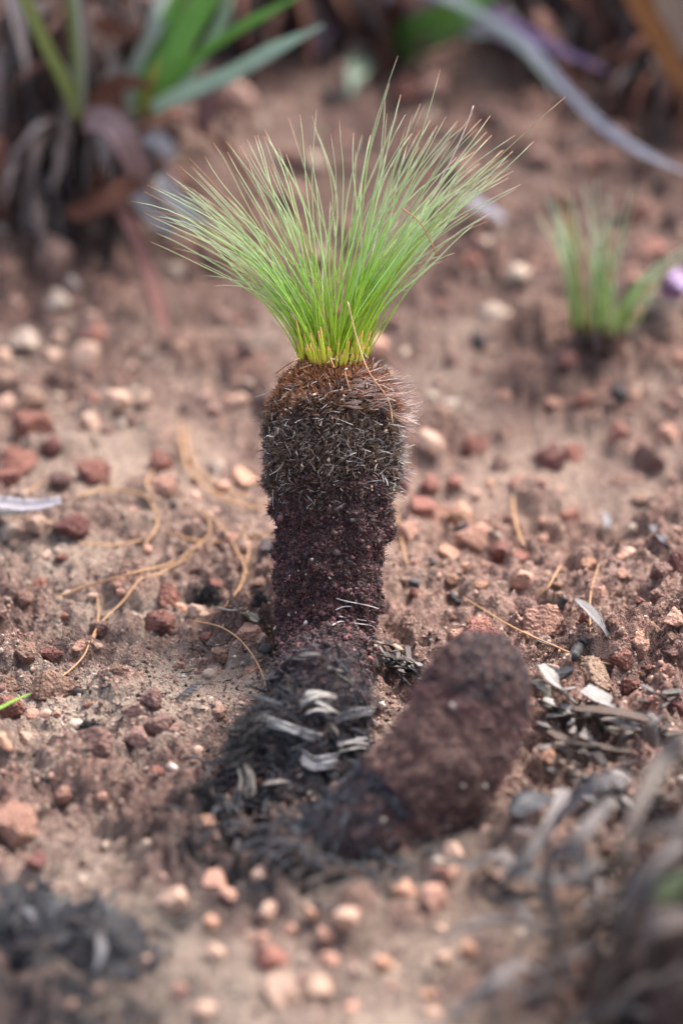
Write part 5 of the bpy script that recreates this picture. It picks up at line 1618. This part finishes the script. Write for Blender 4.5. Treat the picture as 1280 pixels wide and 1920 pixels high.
# dark burnt clumps along the top edge
def dark_clump(px, py, w, h, label, seed, n=50):
    g = np.random.default_rng(seed)
    p = at(px, py)
    root = thing('burnt_clump', p, label, 'burnt plant', 'dark burnt clumps along the far slope')
    m = mpp(p)
    mound('clump_body', root, p + np.array([0, 0.03, h * 0.35]), w * m / 2, 0.05, h, M_BARK2, seed)
    for k in range(n):
        b = p + np.array([g.uniform(-0.5, 0.5) * w * m, g.uniform(-0.02, 0.03), g.uniform(0.2, 1.1) * h])
        droop_leaf(root, b, g.uniform(math.pi, math.pi * 2), g.uniform(0.03, 0.07), g.uniform(0.005, 0.011), g.uniform(-0.004, 0.014), g.uniform(0.01, 0.05), DC[g.integers(0, 7)], twist=(g.normal(0, 0.5), g.normal(0, 1.2)), n=12)
    return root
g = np.random.default_rng(151)
dark_clump(1090, 92, 330, 0.05, 'dark burnt clump at the top edge under the brown leaf', 161, 60)
dark_clump(480, 80, 200, 0.045, 'dark burnt clump at the top edge between two leafy plants', 162, 40)
dark_clump(1270, 190, 120, 0.03, 'low dark clump at the right picture edge far behind', 163, 24)
# orange brown hanging leaf at the upper right
bl = at(1300, 200)
br = thing('brown_leaf_plant', bl, 'dry plant with one orange brown hanging leaf at upper right', 'dead plant')
yq = float(bl[1]) - 0.05
sight_leaf(br, [(1160, -80, yq), (1192, 0, yq), (1228, 62, yq), (1262, 128, yq), (1300, 185, yq)], 0.012, (0.30, 0.13, 0.05), 'dead_leaf', M_DEAD)
sight_leaf(br, [(1230, -60, yq + .02), (1262, 40, yq + .02), (1290, 150, yq + .02)], 0.016, (0.34, 0.26, 0.20), 'dead_leaf', M_DEAD)

# ------------------------------------------------------------------ small blurred tuft at the right
tb = at(1122, 652)
small = thing('sedge_tuft', tb, 'small blurred green sedge tuft on a dark base at right', 'sedge')
mound('burnt_base', small, tb + np.array([0, 0.008, 0.001]), 44 * mpp(tb), 0.012, 0.009, M_BARK2, 15)
g = np.random.default_rng(171)
for k in range(26):
    droop_leaf(small, tb + np.array([g.uniform(-40, 40) * mpp(tb), g.uniform(-0.006, 0.012), g.uniform(0.003, 0.009)]), g.uniform(0, 6.28), g.uniform(0.008, 0.02), g.uniform(0.001, 0.002), 0.002, g.uniform(0.002, 0.010), DC[g.integers(0, 7)], n=10)
g = np.random.default_rng(170)
mb = mpp(tb)
for (x0, x1, top, nb, bx) in [(1000, 1085, 340, 18, -36), (1080, 1165, 380, 14, 0), (1170, 1300, 440, 15, 34), (1085, 1200, 320, 8, 10)]:
    for k in range(nb):
        base = tb + np.array([(bx + g.normal(0, 10)) * mb, g.normal(0, 0.004), 0.008])
        tx, ty = g.uniform(x0, x1), top + g.uniform(0, 110)
        if bx > 20:
            ty = 640 - (tx - 1140) * 1.1 + g.uniform(-20, 20)
        tip = on_y(tx, ty, float(tb[1]) + g.normal(0.0, 0.015))
        mid = base * 0.55 + tip * 0.45 + np.array([0, 0, 0.008])
        V, F, uv = tube(resample([base, mid, tip], 12), 0.00062 * np.interp(np.linspace(0, 1, 12), [0, 0.7, 1], [1, 0.9, 0.4]), 4)
        o = part('blade', mesh_np('blade', V, F, M_BLADE_GREY, uv=uv), small)
        o.color = (1, 1, 1, 0.8 if g.random() < 0.2 else 0.0)
